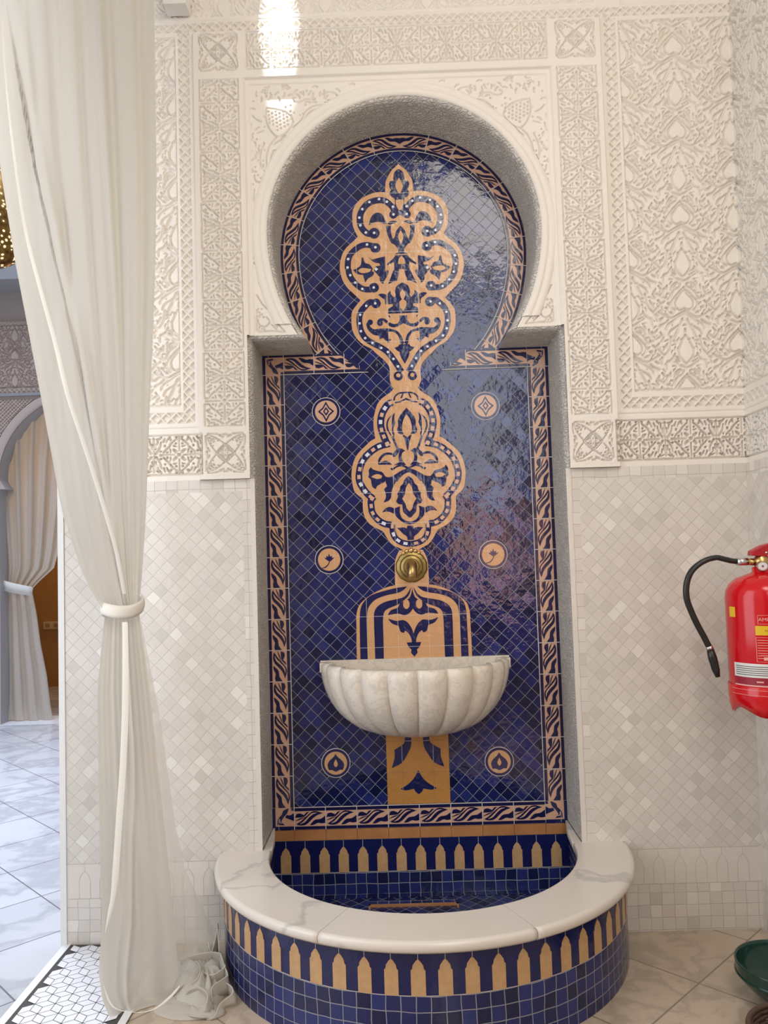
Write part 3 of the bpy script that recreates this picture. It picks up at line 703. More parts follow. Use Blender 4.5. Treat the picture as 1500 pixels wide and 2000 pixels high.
# left and right vertical borders
for s in (-1,1):
    mb=MB()
    for k in range(14):
        zt=1.4-.1*k
        if s<0: rope_tile(mb, lambda u,v,zt=zt: (-.4-.07*v, zt-.1*u))
        else: rope_tile(mb, lambda u,v,zt=zt: (.4+.07*v, zt-.1*u), flipu=False)
    mb.build('side_border',mural)
mb=MB()
for k in range(8): rope_tile(mb, lambda u,v,k=k: (-.4+.1*k+.1*u, -.07*v))
def corner_piece(mb, sx, z0, sz):
    """70 mm corner tile; sz=+1 top, -1 bottom"""
    def f(a,b): return (sx*(.4+.07*a), z0+sz*(.068*b))
    P=lambda pts,m,y: flat(mb,[f(a,b) for a,b in pts],m,y)
    P([(0,0),(1,0),(1,1),(0,1)],'pink',Y1); P([(.86,0),(1,0),(1,1),(0,1),(0,.86),(.86,.86)],'blue',Y2); P([(0,0),(.14,0),(.14,.14),(0,.14)],'blue',Y2)
    P(smooth_closed([(.25,.02),(.5,.12),(.56,.3),(.75,.5),(.78,.78),(.45,.80),(.6,.62),(.48,.42),(.32,.25)],2),'blue',Y2)
    P(smooth_closed([(.02,.25),(.2,.35),(.35,.32),(.42,.45),(.25,.52),(.02,.62)],2),'blue',Y2)
    P(ribbon([(.5,.70),(.66,.66),(.66,.5)],[.02,.05,.02]),'pink',Y3)
    P([(0,-.01),(0,1),(.015,1),(.015,-.01)],'mortar',Y3)
corner_piece(mb,-1,0,-1); corner_piece(mb,1,0,-1); mb.build('bottom_border',mural)
for s in (-1,1):
    mb=MB(); corner_piece(mb,s,1.4,1)
    # clipped by the diagonal that continues the arch border
    dg=lambda p,s=s: -((s*p[0])*-1+0)+0 if False else (s*p[0]) - (.205 - (1.468-p[1])*(.205-.122)/.068)
    for k in range(3):
        rope_tile(mb, lambda u,v,k=k,s=s: ((-.4+.1*k+.1*u) if s<0 else (.1+.1*k+.1*u), 1.4+.068*v), dg)
    # closing dark stroke on the diagonal
    q=[(s*.205,1.468),(s*.122,1.4),(s*.138,1.4),(s*.221,1.468)]; flat(mb,q,'blue',Y3)
    mb.build('top_border',mural)
# arch border
mb=MB(); W_=.062
s0=(SZ-ZC)/(R0*1.228); tA=math.asin(s0)-.16
dense=[arch_pt(math.pi/2+(math.pi/2-tA)*k/400) for k in range(401)]
cum=[0]
for a,b in zip(dense[:-1],dense[1:]): cum.append(cum[-1]+math.hypot(b[0]-a[0],b[1]-a[1]))
import bisect
def along(s_):
    s_=max(0,min(cum[-1]-1e-6,s_)); i=max(0,bisect.bisect_right(cum,s_)-1); t_=(s_-cum[i])/(cum[i+1]-cum[i]); a,b=dense[i],dense[i+1]
    d=Vector((b[0]-a[0],b[1]-a[1])).normalized(); return (a[0]+(b[0]-a[0])*t_,a[1]+(b[1]-a[1])*t_), (-d.y,d.x)
cz=lambda p: p[1]-SZ+.003
nt=int(cum[-1]/.1)+1
for sd in (1,-1):
    for k in range(nt):
        def f(u,v,k=k,sd=sd):
            P_,N_=along((k+u)*.1); x=P_[0]+N_[0]*W_*(1-v); z=P_[1]+N_[1]*W_*(1-v)
            return (x,z) if sd>0 else (2*XC-x,z)
        if (k+1)*.1>cum[-1]: pass
        rope_tile(mb,f,cz,flipu=True)
mb.build('arch_border',mural)
# ochre strip under the panel
mb=MB()
for k in range(-5,5):
    x0=max(-.47,k*.1); x1=min(.47,k*.1+.1)
    slab(mb,[(x0+.0006,-.104),(x1-.0006,-.104),(x1-.0006,-.0715),(x0+.0006,-.0715)],'ochre_strip',YM,-.002-.0006*(k%3))
mb.build('ochre_strip',mural)
# --- arabesque ornaments, traced as half outlines and mirrored about the axis
CR={'A':(650,310,8.693,(1105,100),(1150,1650)),'B':(650,530,8.333,(1115,200),(1180,1600)),'C':(670,750,10.714,(1298,500),(1340,1750)),
    'D':(670,900,9.375,(1180,280),(1215,1500)),'E':(680,1060,6.0,(749,500),(772,1340)),'F':(590,1430,4.839,(1098,100),(1100,600))}
def cv(c, pts, raw=False):
    cx,cy,s,(ax0,ay0),(ax1,ay1)=CR[c]; out=[]
    for X,Y in pts:
        P=unp(cx+X/s,cy+Y/s,1,0); A=ax0+(Y-ay0)*(ax1-ax0)/(ay1-ay0); Q=unp(cx+A/s,cy+Y/s,1,0); out.append((P.x-Q.x,P.z))
    return out
def mixcv(lst): return [q for c,pts in lst for q in cv(c,pts)]
def mir(p): return [(-x,z) for x,z in p]
def sym(mb, half, m, y, thick=None, n=3):
    h=half; full=h+mir(h)[::-1]
    cl=[]; 
    for p in full:
        if not cl or math.hypot(p[0]-cl[-1][0],p[1]-cl[-1][1])>2e-4: cl.append(p)
    if math.hypot(cl[0][0]-cl[-1][0],cl[0][1]-cl[-1][1])<2e-4: cl.pop()
    q=smooth_closed(cl,n)
    if thick: slab(mb,q,m,thick,y)
    else: flat(mb,q,m,y)
def pair(mb, c, pts, m, y, n=3):
    q=smooth_closed(cv(c,pts),n); flat(mb,q,m,y); flat(mb,mir(q),m,y)
def rib(mb, c, pts, wd, m, y, lst=None):
    P=mixcv(lst) if lst else cv(c,pts); s=CR[c][2]*600.0
    wd=[w_/s for w_ in (wd if isinstance(wd,(list,tuple)) else [wd]*len(P))]
    q=ribbon(P,wd); flat(mb,q,m,y); flat(mb,mir(q),m,y)
def dots(mb, c, pts, r, m='dot', y=Y4):
    for (x,z) in cv(c,pts):
        R=r/(CR[c][2]*600)
        for s in (-1,1): flat(mb,circ(s*x,z,R,10),m,y)
def blob(mb,c,p,r,m='blue',y=Y2):
    (x,z),=cv(c,[p]); R=r/(CR[c][2]*600)
    for s in (-1,1): flat(mb,circ(s*x,z,R,18),m,y)
U=MB()
sym(U, mixcv([('A',[(1105,95),(1040,155),(980,215),(930,300),(890,385),(880,480),(878,575),(800,570),(700,580),(600,615),(500,665),(410,740),(350,830),(320,930),(320,1040),(330,1150),(370,1250),(410,1330),(330,1410),(230,1500),(160,1600),(125,1700),(105,1800),(105,1900)]),
  ('B',[(105,20),(125,100),(160,180),(230,280),(330,370),(440,475),(370,560),(310,650),(295,750),(300,880),(330,1000),(400,1110),(500,1200),(620,1260),(720,1350),(850,1460),(920,1560),(935,1660),(935,1770),(975,1890)])]),'ochre',Y1,YM)
sym(U, cv('A',[(1105,180),(1040,230),(1020,310),(1015,380),(960,390),(945,440),(960,500),(980,530),(955,590),(975,640),(1020,670),(1040,700),(1045,780),(1000,830),(1010,900),(1060,1000),(1112,965)]),'blue',Y2)
sym(U, cv('A',[(1105,335),(1065,420),(1058,500),(1105,595)]),'ochre',Y3); sym(U, cv('A',[(1105,700),(1058,712),(1062,790),(1108,880)]),'ochre',Y3)
rib(U,'A',[(1015,950),(1010,850),(960,785),(880,725),(775,708),(650,735),(560,790),(495,870),(455,960),(450,1060),(470,1160),(530,1240),(600,1280),(690,1270)],[60,95,100,105,112,112,112,112,112,112,110,110,110,70],'blue',Y2)
blob(U,'A',(1015,955),70); blob(U,'A',(690,1270),95)
dots(U,'A',[(1018,955),(1010,825),(908,740),(775,695),(610,745),(490,865),(440,1010),(455,1140),(548,1262),(690,1268),(710,1512),(568,1466),(247,1712),(237,1855)],24)
pair(U,'A',[(600,1135),(615,1060),(650,980),(710,930),(780,925),(840,970),(865,1030),(905,1110),(850,1110),(800,1080),(740,1075),(660,1095)],'blue',Y2)
pair(U,'A',[(915,1105),(960,1070),(1030,1060),(1080,1075),(1010,1105),(950,1125)],'blue',Y2)
pair(U,'A',[(885,1140),(975,1145),(970,1230),(1000,1350),(1040,1430),(980,1440),(950,1380),(910,1270)],'blue',Y2)
sym(U, cv('A',[(1125,1155),(1060,1240),(1040,1330),(990,1390),(980,1440),(1030,1460),(1090,1530),(1100,1590),(1040,1625)]),'blue',Y2); sym(U, cv('A',[(1130,1230),(1095,1330),(1142,1450)]),'ochre',Y3)
rib(U,None or 'A',[(710,1515),(600,1470),(480,1480),(370,1545),(280,1640),(245,1750),(240,1880)],[110,100,100,100,100,105,105],'blue',Y2,lst=None); blob(U,'A',(710,1520),88)
rib(U,'B',[(235,-30),(262,80),(340,190),(465,285),(600,300),(650,275)],[100,100,96,96,96,60],'blue',Y2); blob(U,'B',(655,270),82)
dots(U,'B',[(268,70),(350,190),(465,292),(652,270)],22)
# flower in the side lobe
pair(U,'A',[(330,1895),(400,1860),(460,1810),(475,1690),(500,1680),(530,1770),(610,1800),(665,1870),(640,1940),(500,1975),(390,1955)],'blue',Y2); pair(U,'A',[(410,1910),(480,1862),(640,1880),(600,1930),(480,1950)],'ochre',Y3)
pair(U,'B',[(460,10),(480,80),(512,185),(560,120),(640,70),(650,10),(560,0)],'blue',Y2)
pair(U,'A',[(590,1675),(650,1720),(750,1690),(870,1665),(875,2010),(820,2060),(760,1990),(680,1900),(720,1830),(790,1820),(780,1780),(680,1760)],'blue',Y2); pair(U,'A',[(720,1850),(755,1880),(722,1915),(690,1882)],'dot',Y3)
pair(U,'B',[(860,-20),(820,40),(760,90),(745,130),(770,185),(812,210),(820,160),(870,80),(890,0)],'blue',Y2)
# letter-like centre
pair(U,'A',[(1145,1640),(1045,1645),(1010,1700),(905,1790),(910,1815),(1020,1755),(1030,1850),(1005,1990),(960,2080),(1075,2080),(1090,1980),(1110,1880),(1150,1875)],'blue',Y2)
sym(U, cv('A',[(1150,1655),(1105,1710),(1092,1795)]),'ochre',Y3)
pair(U,'B',[(965,-10),(1060,0),(1050,70),(1030,115),(970,170),(885,212),(920,120)],'blue',Y2)
rib(U,'B',[(690,525),(600,505),(520,570),(450,660),(425,760),(430,860),(460,980),(530,1090),(645,1170),(790,1245),(895,1320),(985,1430),(1065,1550),(1120,1640)],[90,100,100,100,95,95,98,98,95,95,98,100,100,105],'blue',Y2); blob(U,'B',(690,525),82)
dots(U,'B',[(680,528),(535,568),(437,712),(430,853),(453,980),(524,1092),(644,1172),(788,1252),(897,1318),(988,1430),(1065,1552)],22)
blob(U,'B',(1070,1705),76); blob(U,'B',(1070,1695),34,'ochre',Y3)
sym(U, cv('B',[(1112,188),(1030,235),(1000,320),(1010,390),(985,430),(930,370),(928,315),(880,370),(870,440),(878,540),(960,530),(970,570),(895,610),(888,692)]),'blue',Y2); sym(U, cv('B',[(1125,290),(1085,350),(1085,400),(1112,460),(1070,500),(1080,570),(1133,650)]),'ochre',Y3)
pair(U,'B',[(725,380),(790,365),(858,385),(858,540),(842,540),(830,465),(780,430)],'blue',Y2)
sym(U, cv('B',[(1135,722),(1078,722),(1080,790),(1050,850),(985,862),(920,835),(885,850),(905,885),(960,912),(1030,906),(1095,875),(1142,848)]),'blue',Y2); pair(U,'B',[(890,722),(925,722),(925,765)],'blue',Y2)
rib(U,'B',[(740,850),(755,800),(820,790),(880,835)],[60,50,45,45],'blue',Y2); blob(U,'B',(762,848),46)
rib(U,'B',[(600,835),(565,860),(590,930),(660,985),(760,980),(880,960),(960,965),(1030,990),(1090,1060),(1120,1150),(1140,1180)],[50,50,60,80,90,60,40,42,46,55,60],'blue',Y2); blob(U,'B',(602,832),46)
pair(U,'B',[(610,990),(660,1035),(745,1050),(760,1112),(812,1082),(900,1165),(955,1105),(900,1100),(895,960),(760,960),(660,970)],'blue',Y2)
sym(U, cv('B',[(1155,1188),(1085,1192),(1060,1225),(998,1245),(1045,1290),(1090,1312),(1100,1380),(1172,1500)]),'blue',Y2)
U.build('upper_medallion',mural)
# lower medallion
Lm=MB()
sym(Lm, mixcv([('C',[(1310,20),(1000,60),(1035,95),(960,180),(860,250),(770,320),(690,430),(650,560),(615,720),(612,880),(625,1000),(650,1140),(560,1190),(450,1290),(340,1400),(250,1510),(190,1650),(160,1800)]),('D',[(135,280),(150,400),(180,540),(240,620),(335,700),(340,800),(345,900),(365,1000),(420,1110),(520,1200),(620,1250),(710,1300),(760,1380),(820,1470),(900,1550),(1000,1595),(1080,1640)]),
   ('E',[(600,90),(552,210),(548,400),(550,505)])]),'ochre',Y1,YM)
path1=mixcv([('C',[(1010,385),(915,430),(840,530),(785,650),(760,800),(775,940),(820,1080),(875,1210),(905,1275)])]); path2=mixcv([('C',[(945,1250),(780,1290),(650,1350),(520,1450),(420,1560),(350,1690),(320,1830)]),('D',[(272,300),(290,400),(350,510),(430,610),(530,700)])]); path3=mixcv([('D',[(540,660),(490,740),(495,830),(510,930),(560,1020),(640,1100),(740,1155),(860,1175)])]); path4=mixcv([('D',[(880,1170),(885,1290),(925,1400),(1000,1470),(1100,1510),(1215,1525)])])
for P,wd in ((path1,.0235),(path2,.0225),(path3,.0215),(path4,.0195)):
    q=ribbon(P,[wd]*len(P)); flat(Lm,q,'blue',Y2); flat(Lm,mir(q),'blue',Y2)
    c=catmull(P,6); d=0.008; acc=0
    for a,b in zip(c[:-1],c[1:]):
        sl=math.hypot(b[0]-a[0],b[1]-a[1]); acc+=sl
        if acc>=d and sl>0:
            acc=0; d=.0232; t_=Vector((b[0]-a[0],b[1]-a[1])).normalized(); n_=Vector((-t_.y,t_.x)); o_=Vector(a); L_=.0068; H_=wd*.24
            q=[tuple(o_+t_*L_+n_*H_),tuple(o_-t_*L_+n_*H_),tuple(o_-t_*L_-n_*H_),tuple(o_+t_*L_-n_*H_)]; flat(Lm,q,'dot' if random.random()<.3 else 'pink',Y3); flat(Lm,mir(q),'pink',Y3)
rib(Lm,'C',[(1040,350),(1060,265),(1150,195),(1310,180)],32,'blue',Y2); rib(Lm,'C',[(1060,395),(1180,365),(1310,305)],32,'blue',Y2); rib(Lm,'C',[(1230,190),(1190,300)],30,'blue',Y2)
rib(Lm,'C',[(1000,650),(925,740),(895,850),(915,970),(985,1085)],[10,32,34,34,20],'blue',Y2)
pair(Lm,'C',[(1055,600),(1005,680),(995,850),(1000,1000),(1040,1110),(1045,1040),(1025,980),(1035,900),(1065,810),(1045,740)],'blue',Y2); rib(Lm,'C',[(1005,1100),(1060,1230),(1120,1360)],[50,42,46],'blue',Y2)
sym(Lm, cv('C',[(1303,500),(1220,590),(1150,690),(1120,790),(1130,880),(1105,940),(1110,1000),(1160,1050),(1310,1052)]),'blue',Y2); sym(Lm, cv('C',[(1303,640),(1245,730),(1215,850),(1215,980),(1250,1060),(1313,1115)]),'ochre',Y3)
sym(Lm, cv('C',[(1313,1130),(1290,1078),(1215,1075),(1260,1160),(1322,1390)]),'blue',Y2)
pair(Lm,'C',[(1110,1355),(1200,1355),(1275,1400),(1215,1440),(1200,1530),(1230,1620),(1300,1695),(1040,1700),(1150,1640),(1135,1520),(1155,1410),(1070,1520),(1020,1525),(1018,1460),(1080,1390)],'blue',Y2)
rib(Lm,'C',[(722,1690),(735,1600),(790,1515),(870,1465),(960,1460),(1020,1480)],[20,50,52,50,45,30],'blue',Y2); pair(Lm,'C',[(720,1692),(800,1625),(900,1612),(1005,1690)],'blue',Y2)
rib(Lm,'D',[(840,100),(880,150),(900,150),(970,105),(1050,90),(1130,115),(1205,175)],[10,50,30,30,30,40,60],'blue',Y2); rib(Lm,'D',[(1205,165),(1090,205),(1000,270),(930,350)],[60,80,95,110],'blue',Y2)
pair(Lm,'D',[(490,118),(530,160),(620,190),(700,210),(760,290),(830,300),(900,275),(1000,210),(1060,250),(960,370),(900,470),(870,560),(855,680),(800,740),(720,762),(762,680),(760,600),(730,525),(785,465),(755,370),(720,400),(640,440),(600,470),(580,520),(520,480),(498,400),(490,345),(440,300),(458,240),(450,180)],'blue',Y2)
pair(Lm,'D',[(500,297),(560,255),(640,250),(697,280),(680,322),(600,335)],'ochre',Y3)
sym(Lm, cv('D',[(1180,275),(1110,340),(1080,420),(1030,470),(1015,540),(975,600),(985,660),(950,740),(990,790),(1060,800),(1080,930),(1130,985),(1180,1035),(1205,1040)]),'blue',Y2); sym(Lm, cv('D',[(1180,410),(1130,500),(1110,620),(1060,695),(1120,790),(1150,880),(1205,930)]),'ochre',Y3)
pair(Lm,'D',[(925,870),(1025,830),(1018,930),(1050,1040),(1130,1100),(1206,1115),(1206,1165),(1110,1145),(1000,1070),(935,990)],'blue',Y2)
pair(Lm,'D',[(695,948),(750,880),(830,845),(910,870),(910,972),(830,935),(760,930)],'blue',Y2)
sym(Lm, cv('D',[(1205,1185),(1155,1190),(1145,1240),(1080,1220),(970,1232),(1020,1280),(1080,1340),(1145,1390),(1155,1450),(1210,1450)]),'blue',Y2)
Lm.build('lower_medallion',mural)
# surround of the spout
Sp=MB()
sym(Sp, cv('E',[(749,480),(545,500),(430,530),(300,590),(200,660),(125,740),(95,850),(95,1000),(95,1200),(100,1420)]),'ochre',Y1-.0001,YM)
pair(Sp,'E',[(690,512),(560,530),(400,570),(280,610),(200,670),(150,750),(135,860),(135,1100),(140,1420),(228,1420),(220,1100),(222,830),(255,730),(330,660),(450,615),(570,590),(640,560)],'blue',Y2)
pair(Sp,'E',[(738,515),(690,600),(640,640),(570,660),(440,690),(350,740),(305,810),(300,900),(305,1100),(315,1420),(415,1420),(410,1100),(408,870),(440,790),(520,750),(600,715),(690,640),(720,590)],'blue',Y2)
flat(Sp,[(x,z) for x,z in (lambda h:h+mir(h)[::-1])(cv('E',[(768,880),(425,880),(430,1420),(768,1420)]))],'ochre_deep',Y1-.0002)
sym(Sp, cv('E',[(752,520),(735,610),(700,660),(610,705),(580,760),(500,790),(462,848),(580,830),(660,848),(720,820),(762,760)]),'blue',Y2-.0002); pair(Sp,'E',circ(680,720,38,12,55),'ochre',Y3)
sym(Sp, cv('E',[(763,1060),(735,990),(690,930),(640,905),(560,915),(465,888),(510,945),(590,975),(610,1040),(650,1056),(665,1028),(705,1060),(735,1120),(742,1165),(683,1168),(705,1220),(738,1250),(732,1290),(775,1335)]),'blue',Y2-.0002)
Sp.build('spout_surround',mural)
Lc=MB(); slab(Lc,[(-.1,.002),(.1,.002),(.1,.4),(-.1,.4)],'ochre_deep',YM,Y1)
pair(Lc,'F',[(985,40),(1042,40),(1038,130),(1005,200),(945,290),(850,338),(880,240),(880,165),(940,130),(975,100)],'blue',Y2); sym(Lc, cv('F',[(1098,358),(1060,430),(1000,490),(928,535),(980,548),(1055,532),(1070,560),(1098,582)]),'blue',Y2)
Lc.build('lower_column',mural)
# six roundels
for i,(px,py) in enumerate(((637,804),(948,793),(643,1093),(963,1083),(656,1490),(975,1487))):
    c=unp(px,py,1,0); x,z=c.x,c.z; rd=MB(); s_=-1 if i%2==0 else 1
    T_=lambda pts:[(x+a*.001,z-b*.001) for a,b in pts]
    slab(rd,T_(circ(0,0,47,26)),'mortar',YM,Y1); flat(rd,T_(circ(0,0,44.5,26)),'merlon_blue',Y2)
    flat(rd,T_(circ(0,0,36.5,26)),'pink' if i<2 else 'ochre',Y3)
    rdo=rd.build('roundel',mural); rd=MB()
    if i<2:
        st=lambda k:[(0,-33*k),(11*k,-13*k),(27*k,0),(11*k,14*k),(0,35*k),(-11*k,14*k),(-27*k,0),(-11*k,-13*k)]
        flat(rd,T_(st(1)),'merlon_blue',Y3-.0004); flat(rd,T_(st(.72)),'pink',Y3-.0008); flat(rd,T_([(0,-15),(10,0),(0,15),(-10,0)]),'merlon_blue',Y3-.0012); flat(rd,T_([(0,-7),(5,0),(0,7),(-5,0)]),'pink',Y3-.0016)
    elif i<4:
        flat(rd,T_(smooth_closed([(-2,5),(-16,-6),(-8,-6),(-9,-14),(-3,-9),(0,-20),(4,-9),(10,-13),(9,-5),(18,-7),(5,5)],2)),'merlon_blue',Y3-.0004)
        flat(rd,T_(ribbon([(2,2),(-2,14),(-12,24),(-24,27)],[3,3,4,2])),'merlon_blue',Y3-.0004)
    else:
        flat(rd,T_(smooth_closed([(0,-30),(-6,-20),(-20,-8),(-27,6),(-22,22),(-14,21),(-7,24),(0,27),(7,24),(14,21),(22,22),(27,6),(20,-8),(6,-20)],2)),'merlon_blue',Y3-.0004)
        flat(rd,T_(smooth_closed([(0,-13),(-6,0),(-5,8),(0,13),(5,8),(6,0)],2)),'ochre',Y3-.0008)
    mo=rd.build('motif'); mo.parent=rdo

# ================================================================= POOL
pool=thing('fountain_pool','half round pool of cobalt tiles with a veined white marble rim below the blue panel','fountain',(0,YW,ZF))
RD=.573; ZR=-.0624; ZFr=-.0885
def cyl_pt(s_,z,R,y0=YW): a=s_/R; return (R*math.sin(a), y0-R*math.cos(a), z)
mb=MB(); n=96; Smax=RD*math.pi/2
for z0,z1,m in ((ZF,-.1885,'blue_brick'),(-.1885,ZFr,'merlon_blue')):
    for k in range(n):
        a,b=-Smax+2*Smax*k/n,-Smax+2*Smax*(k+1)/n
        mb.face([cyl_pt(a,z0,RD),cyl_pt(b,z0,RD),cyl_pt(b,z1,RD),cyl_pt(a,z1,RD)],m,[(a,z0+.0165),(b,z0+.0165),(b,z1+.0165),(a,z1+.0165)])
mb.build('outer_wall',pool,smooth=True,merge=False)
def merlons(mapf, xs, m='merlon_ochre'):
    mb=MB()
    for cx in xs:
        j=random.uniform(-.0006,.0006); o_=merlon_outline(cx+j,0,k=.265+random.uniform(-.01,.01))
        mb.poly([mapf(x,z,.0012) for x,z in o_], m)
        nn=len(o_)
        for i in range(nn):
            a,b=o_[i],o_[(i+1)%nn]; mb.face([mapf(a[0],a[1],0),mapf(b[0],b[1],0),mapf(b[0],b[1],.0012),mapf(a[0],a[1],.0012)],m)
        mb.face([mapf(cx-.0006,.080,.0008),mapf(cx+.0006,.080,.0008),mapf(cx+.0006,.0995,.0008),mapf(cx-.0006,.0995,.0008)],'mortar')
    return mb
P_=.0613
outer=[(k+.5)*P_ for k in range(-15,15) if abs((k+.5)*P_)<Smax-.02]
f_=lambda x,z,d: cyl_pt(x,-.1885+z,RD+d) if True else None
mb=merlons(lambda x,z,d:(lambda a:((RD+d)*math.sin(a),YW-(RD+d)*math.cos(a),-.1885+z))(x/RD),outer)
for k in range(n):
    a,b=-Smax+2*Smax*k/n,-Smax+2*Smax*(k+1)/n
    for zz in (-.1885,): mb.face([cyl_pt(a,zz-.0007,RD+.0008),cyl_pt(b,zz-.0007,RD+.0008),cyl_pt(b,zz+.0007,RD+.0008),cyl_pt(a,zz+.0007,RD+.0008)],'mortar')
mb.build('outer_merlon_frieze',pool)
mb=merlons(lambda x,z,d:(x,-.003-d,-.205+z),[k*P_ for k in range(-7,8)])
mb.face([(-.47,-.0041,-.2057),(.47,-.0041,-.2057),(.47,-.0041,-.2043),(-.47,-.0041,-.2043)],'mortar')
mb.build('inner_merlon_frieze',pool)
# inside walls and floor
mb=MB(); ZP=-.275; RI=.458
mb.face([(-.47,-.003,-.205),(.47,-.003,-.205),(.47,-.003,-.105),(-.47,-.003,-.105)],'merlon_blue')
Q=[(-.47,-.003,ZP),(.47,-.003,ZP),(.47,-.003,-.205),(-.47,-.003,-.205)]; mb.face(Q,'blue_brick',[(p[0],p[2]+.001) for p in Q])
inn=[(.47,-.003)]+[(RI*math.sin(a),YW-RI*math.cos(a)) for a in [math.pi/2-math.pi*k/64 for k in range(65)]]+[(-.47,-.003)]
L_=0
for a,b in zip(inn[:-1],inn[1:]):
    d=math.hypot(b[0]-a[0],b[1]-a[1]); Q=[(a[0],a[1],ZP),(b[0],b[1],ZP),(b[0],b[1],ZFr),(a[0],a[1],ZFr)]; mb.face(Q,'blue_brick',[(L_,ZP),(L_+d,ZP),(L_+d,ZFr),(L_,ZFr)]); L_+=d
mb.build('inner_wall',pool,smooth=True)
mb=MB(); fl=[(x,y,ZP) for x,y in inn]; mb.poly(fl,'pool_diamond',[(p[0],p[1]) for p in fl])
Q=[(-.47,-.036,ZP+.001),(.47,-.036,ZP+.001),(.47,-.003,ZP+.001),(-.47,-.003,ZP+.001)]; mb.face(Q,'blue_brick',[(p[0],p[1]) for p in Q])
Q=[(-.165,-.093,ZP+.001),(.102,-.093,ZP+.001),(.102,-.060,ZP+.001),(-.165,-.060,ZP+.001)]; mb.face(Q,'blue_brick',[(p[0],p[1]-.009) for p in Q]); mb.build('pool_floor',pool)
mb=MB()
for lo,hi in (((-.166,-.104,ZP),(.108,-.095,ZP+.006)),((-.166,-.122,ZP),(-.160,-.095,ZP+.006)),((.102,-.122,ZP),(.108,-.095,ZP+.006))): mb.box(lo,hi,'ochre_strip')
o=mb.build('drain_surround',pool); bevel(o,.001)
# marble rim in three slabs
RO,RN=.5985,.4445
def rim_slab(a0,a1,ext0=False,ext1=False):
    sec=[(RN,ZFr),(RN,ZR-.005),(RN+.0015,ZR-.0015),(RN+.005,ZR),(RO-.012,ZR),(RO-.005,ZR-.0015),(RO-.001,ZR-.006),(RO,ZR-.013),(RO-.001,ZR-.020),(RO-.006,ZFr),(RN,ZFr)]
    rows=[]; n=40
    rows.append([(r*math.sin(a0),YW-r*math.cos(a0),z) for r,z in sec])
    for k in range(n+1):
        a=a0+(a1-a0)*k/n; rows.append([(r*math.sin(a),YW-r*math.cos(a),z) for r,z in sec])
    mb=MB(); mb.grid(rows,'marble')
    for a in (a0,a1):
        mb.poly([(r*math.sin(a),YW-r*math.cos(a),z) for r,z in sec[:-1]],'marble')
    for s,e in ((-1,ext0),(1,ext1)):
        if e: # tongue of the slab returning into the niche
            pl=[(s*RN,YW),(s*.468,YW),(s*.468,-.004),(s*.462,-.004),(s*.452,-.08)]
            mb.poly([(x,y,ZR) for x,y in pl],'marble')
            for i in range(len(pl)):
                p,q=pl[i],pl[(i+1)%len(pl)]; mb.face([(p[0],p[1],ZR),(q[0],q[1],ZR),(q[0],q[1],ZFr),(p[0],p[1],ZFr)],'marble')
    o=mb.build('rim_slab',pool,smooth=False,merge=True); 
    me=o.data
    for p in me.polygons: p.use_smooth = abs(p.normal.z)<.999 and len(p.vertices)==4
    return o
g_=.0012
rim_slab(-math.pi/2,-.445-g_,True,False); rim_slab(-.445+g_,.42-g_); rim_slab(.42+g_,math.pi/2,False,True)

# ================================================================= WALL BASIN
bowlZ=.462
bt=[]
N_=180
def bowl_rf(lob,amt):
    def rf(k,n,r,z):
        a=math.pi*k/n; t_=(a/math.pi*10)%1.0; return 1-amt*(1-abs(math.sin(math.pi*t_))**.5)
    return rf
mb=MB(); prof=[]; H=.225; RB=.303; DP=.300
rows=[]
def bowl_row(rad, z, amt):
    row=[]
    for k in range(N_+1):
        a=math.pi+math.pi*k/N_; t_=(k/N_*10)%1.0; sc=1-amt*1.25*(1-abs(math.sin(math.pi*t_))**.45)
        row.append((rad*RB*math.cos(a)*sc, rad*DP*math.sin(a)*sc-.004, bowlZ+z))
    return row
# inside, lip, outside, underside
for q in range(9):
    t_=q/8; rad=.02+.86*math.sin(t_*math.pi/2); rows.append(bowl_row(rad,-.012-.17*math.cos(t_*math.pi/2)**1.0,0.0 if q<7 else .02))
rows.append(bowl_row(.900,-.004,.03)); rows.append(bowl_row(.925,0,.045)); rows.append(bowl_row(.965,0,.055)); rows.append(bowl_row(.99,-.006,.06))
for q in range(1,17):
    t_=q/16; rad=math.cos(t_*math.pi/2)**.62 if q<16 else .0; z=-.006-H*math.sin(t_*math.pi/2)**1.05
    rows.append(bowl_row(max(rad,.30) if q<16 else .0, z, .06 if q<14 else .05))
mb.grid(rows,'bowl')
basin=mb.build('wall_basin',smooth=True,merge=True); tag(basin,'half round white marble basin with fluted lobes fixed to the blue panel under the spout','basin')
# flat back slab with small shoulders
mb=MB(); bkp=[(-.303,0),(.303,0),(.303,-.014),(-.303,-.014)]
mb.box((-.302,-.013,bowlZ-.20),(.302,-.002,bowlZ+.002),'bowl')
# trim lower corners: follow bowl outline
mb=MB(); ol=[(-.303,bowlZ+.002),(.303,bowlZ+.002)]+[(.303*max(math.cos(t*math.pi/2/12)**.62,.30) if t<12 else .09, bowlZ-.006-H*math.sin(t*math.pi/24)**1.05) for t in range(1,12)]
ol=ol+[(-x,z) for x,z in ol[2:]][::-1]
slab(mb,ol,'bowl',-.002,-.014); bk=mb.build('back_slab',basin)
for s in (-1,1):
    mb=MB(); x0,x1=(s*.302,s*.262); mb.box((min(x0,x1),-.05,bowlZ-.03),(max(x0,x1),-.012,bowlZ-.001),'bowl'); sh=mb.build('shoulder',basin); bevel(sh,.006,3)

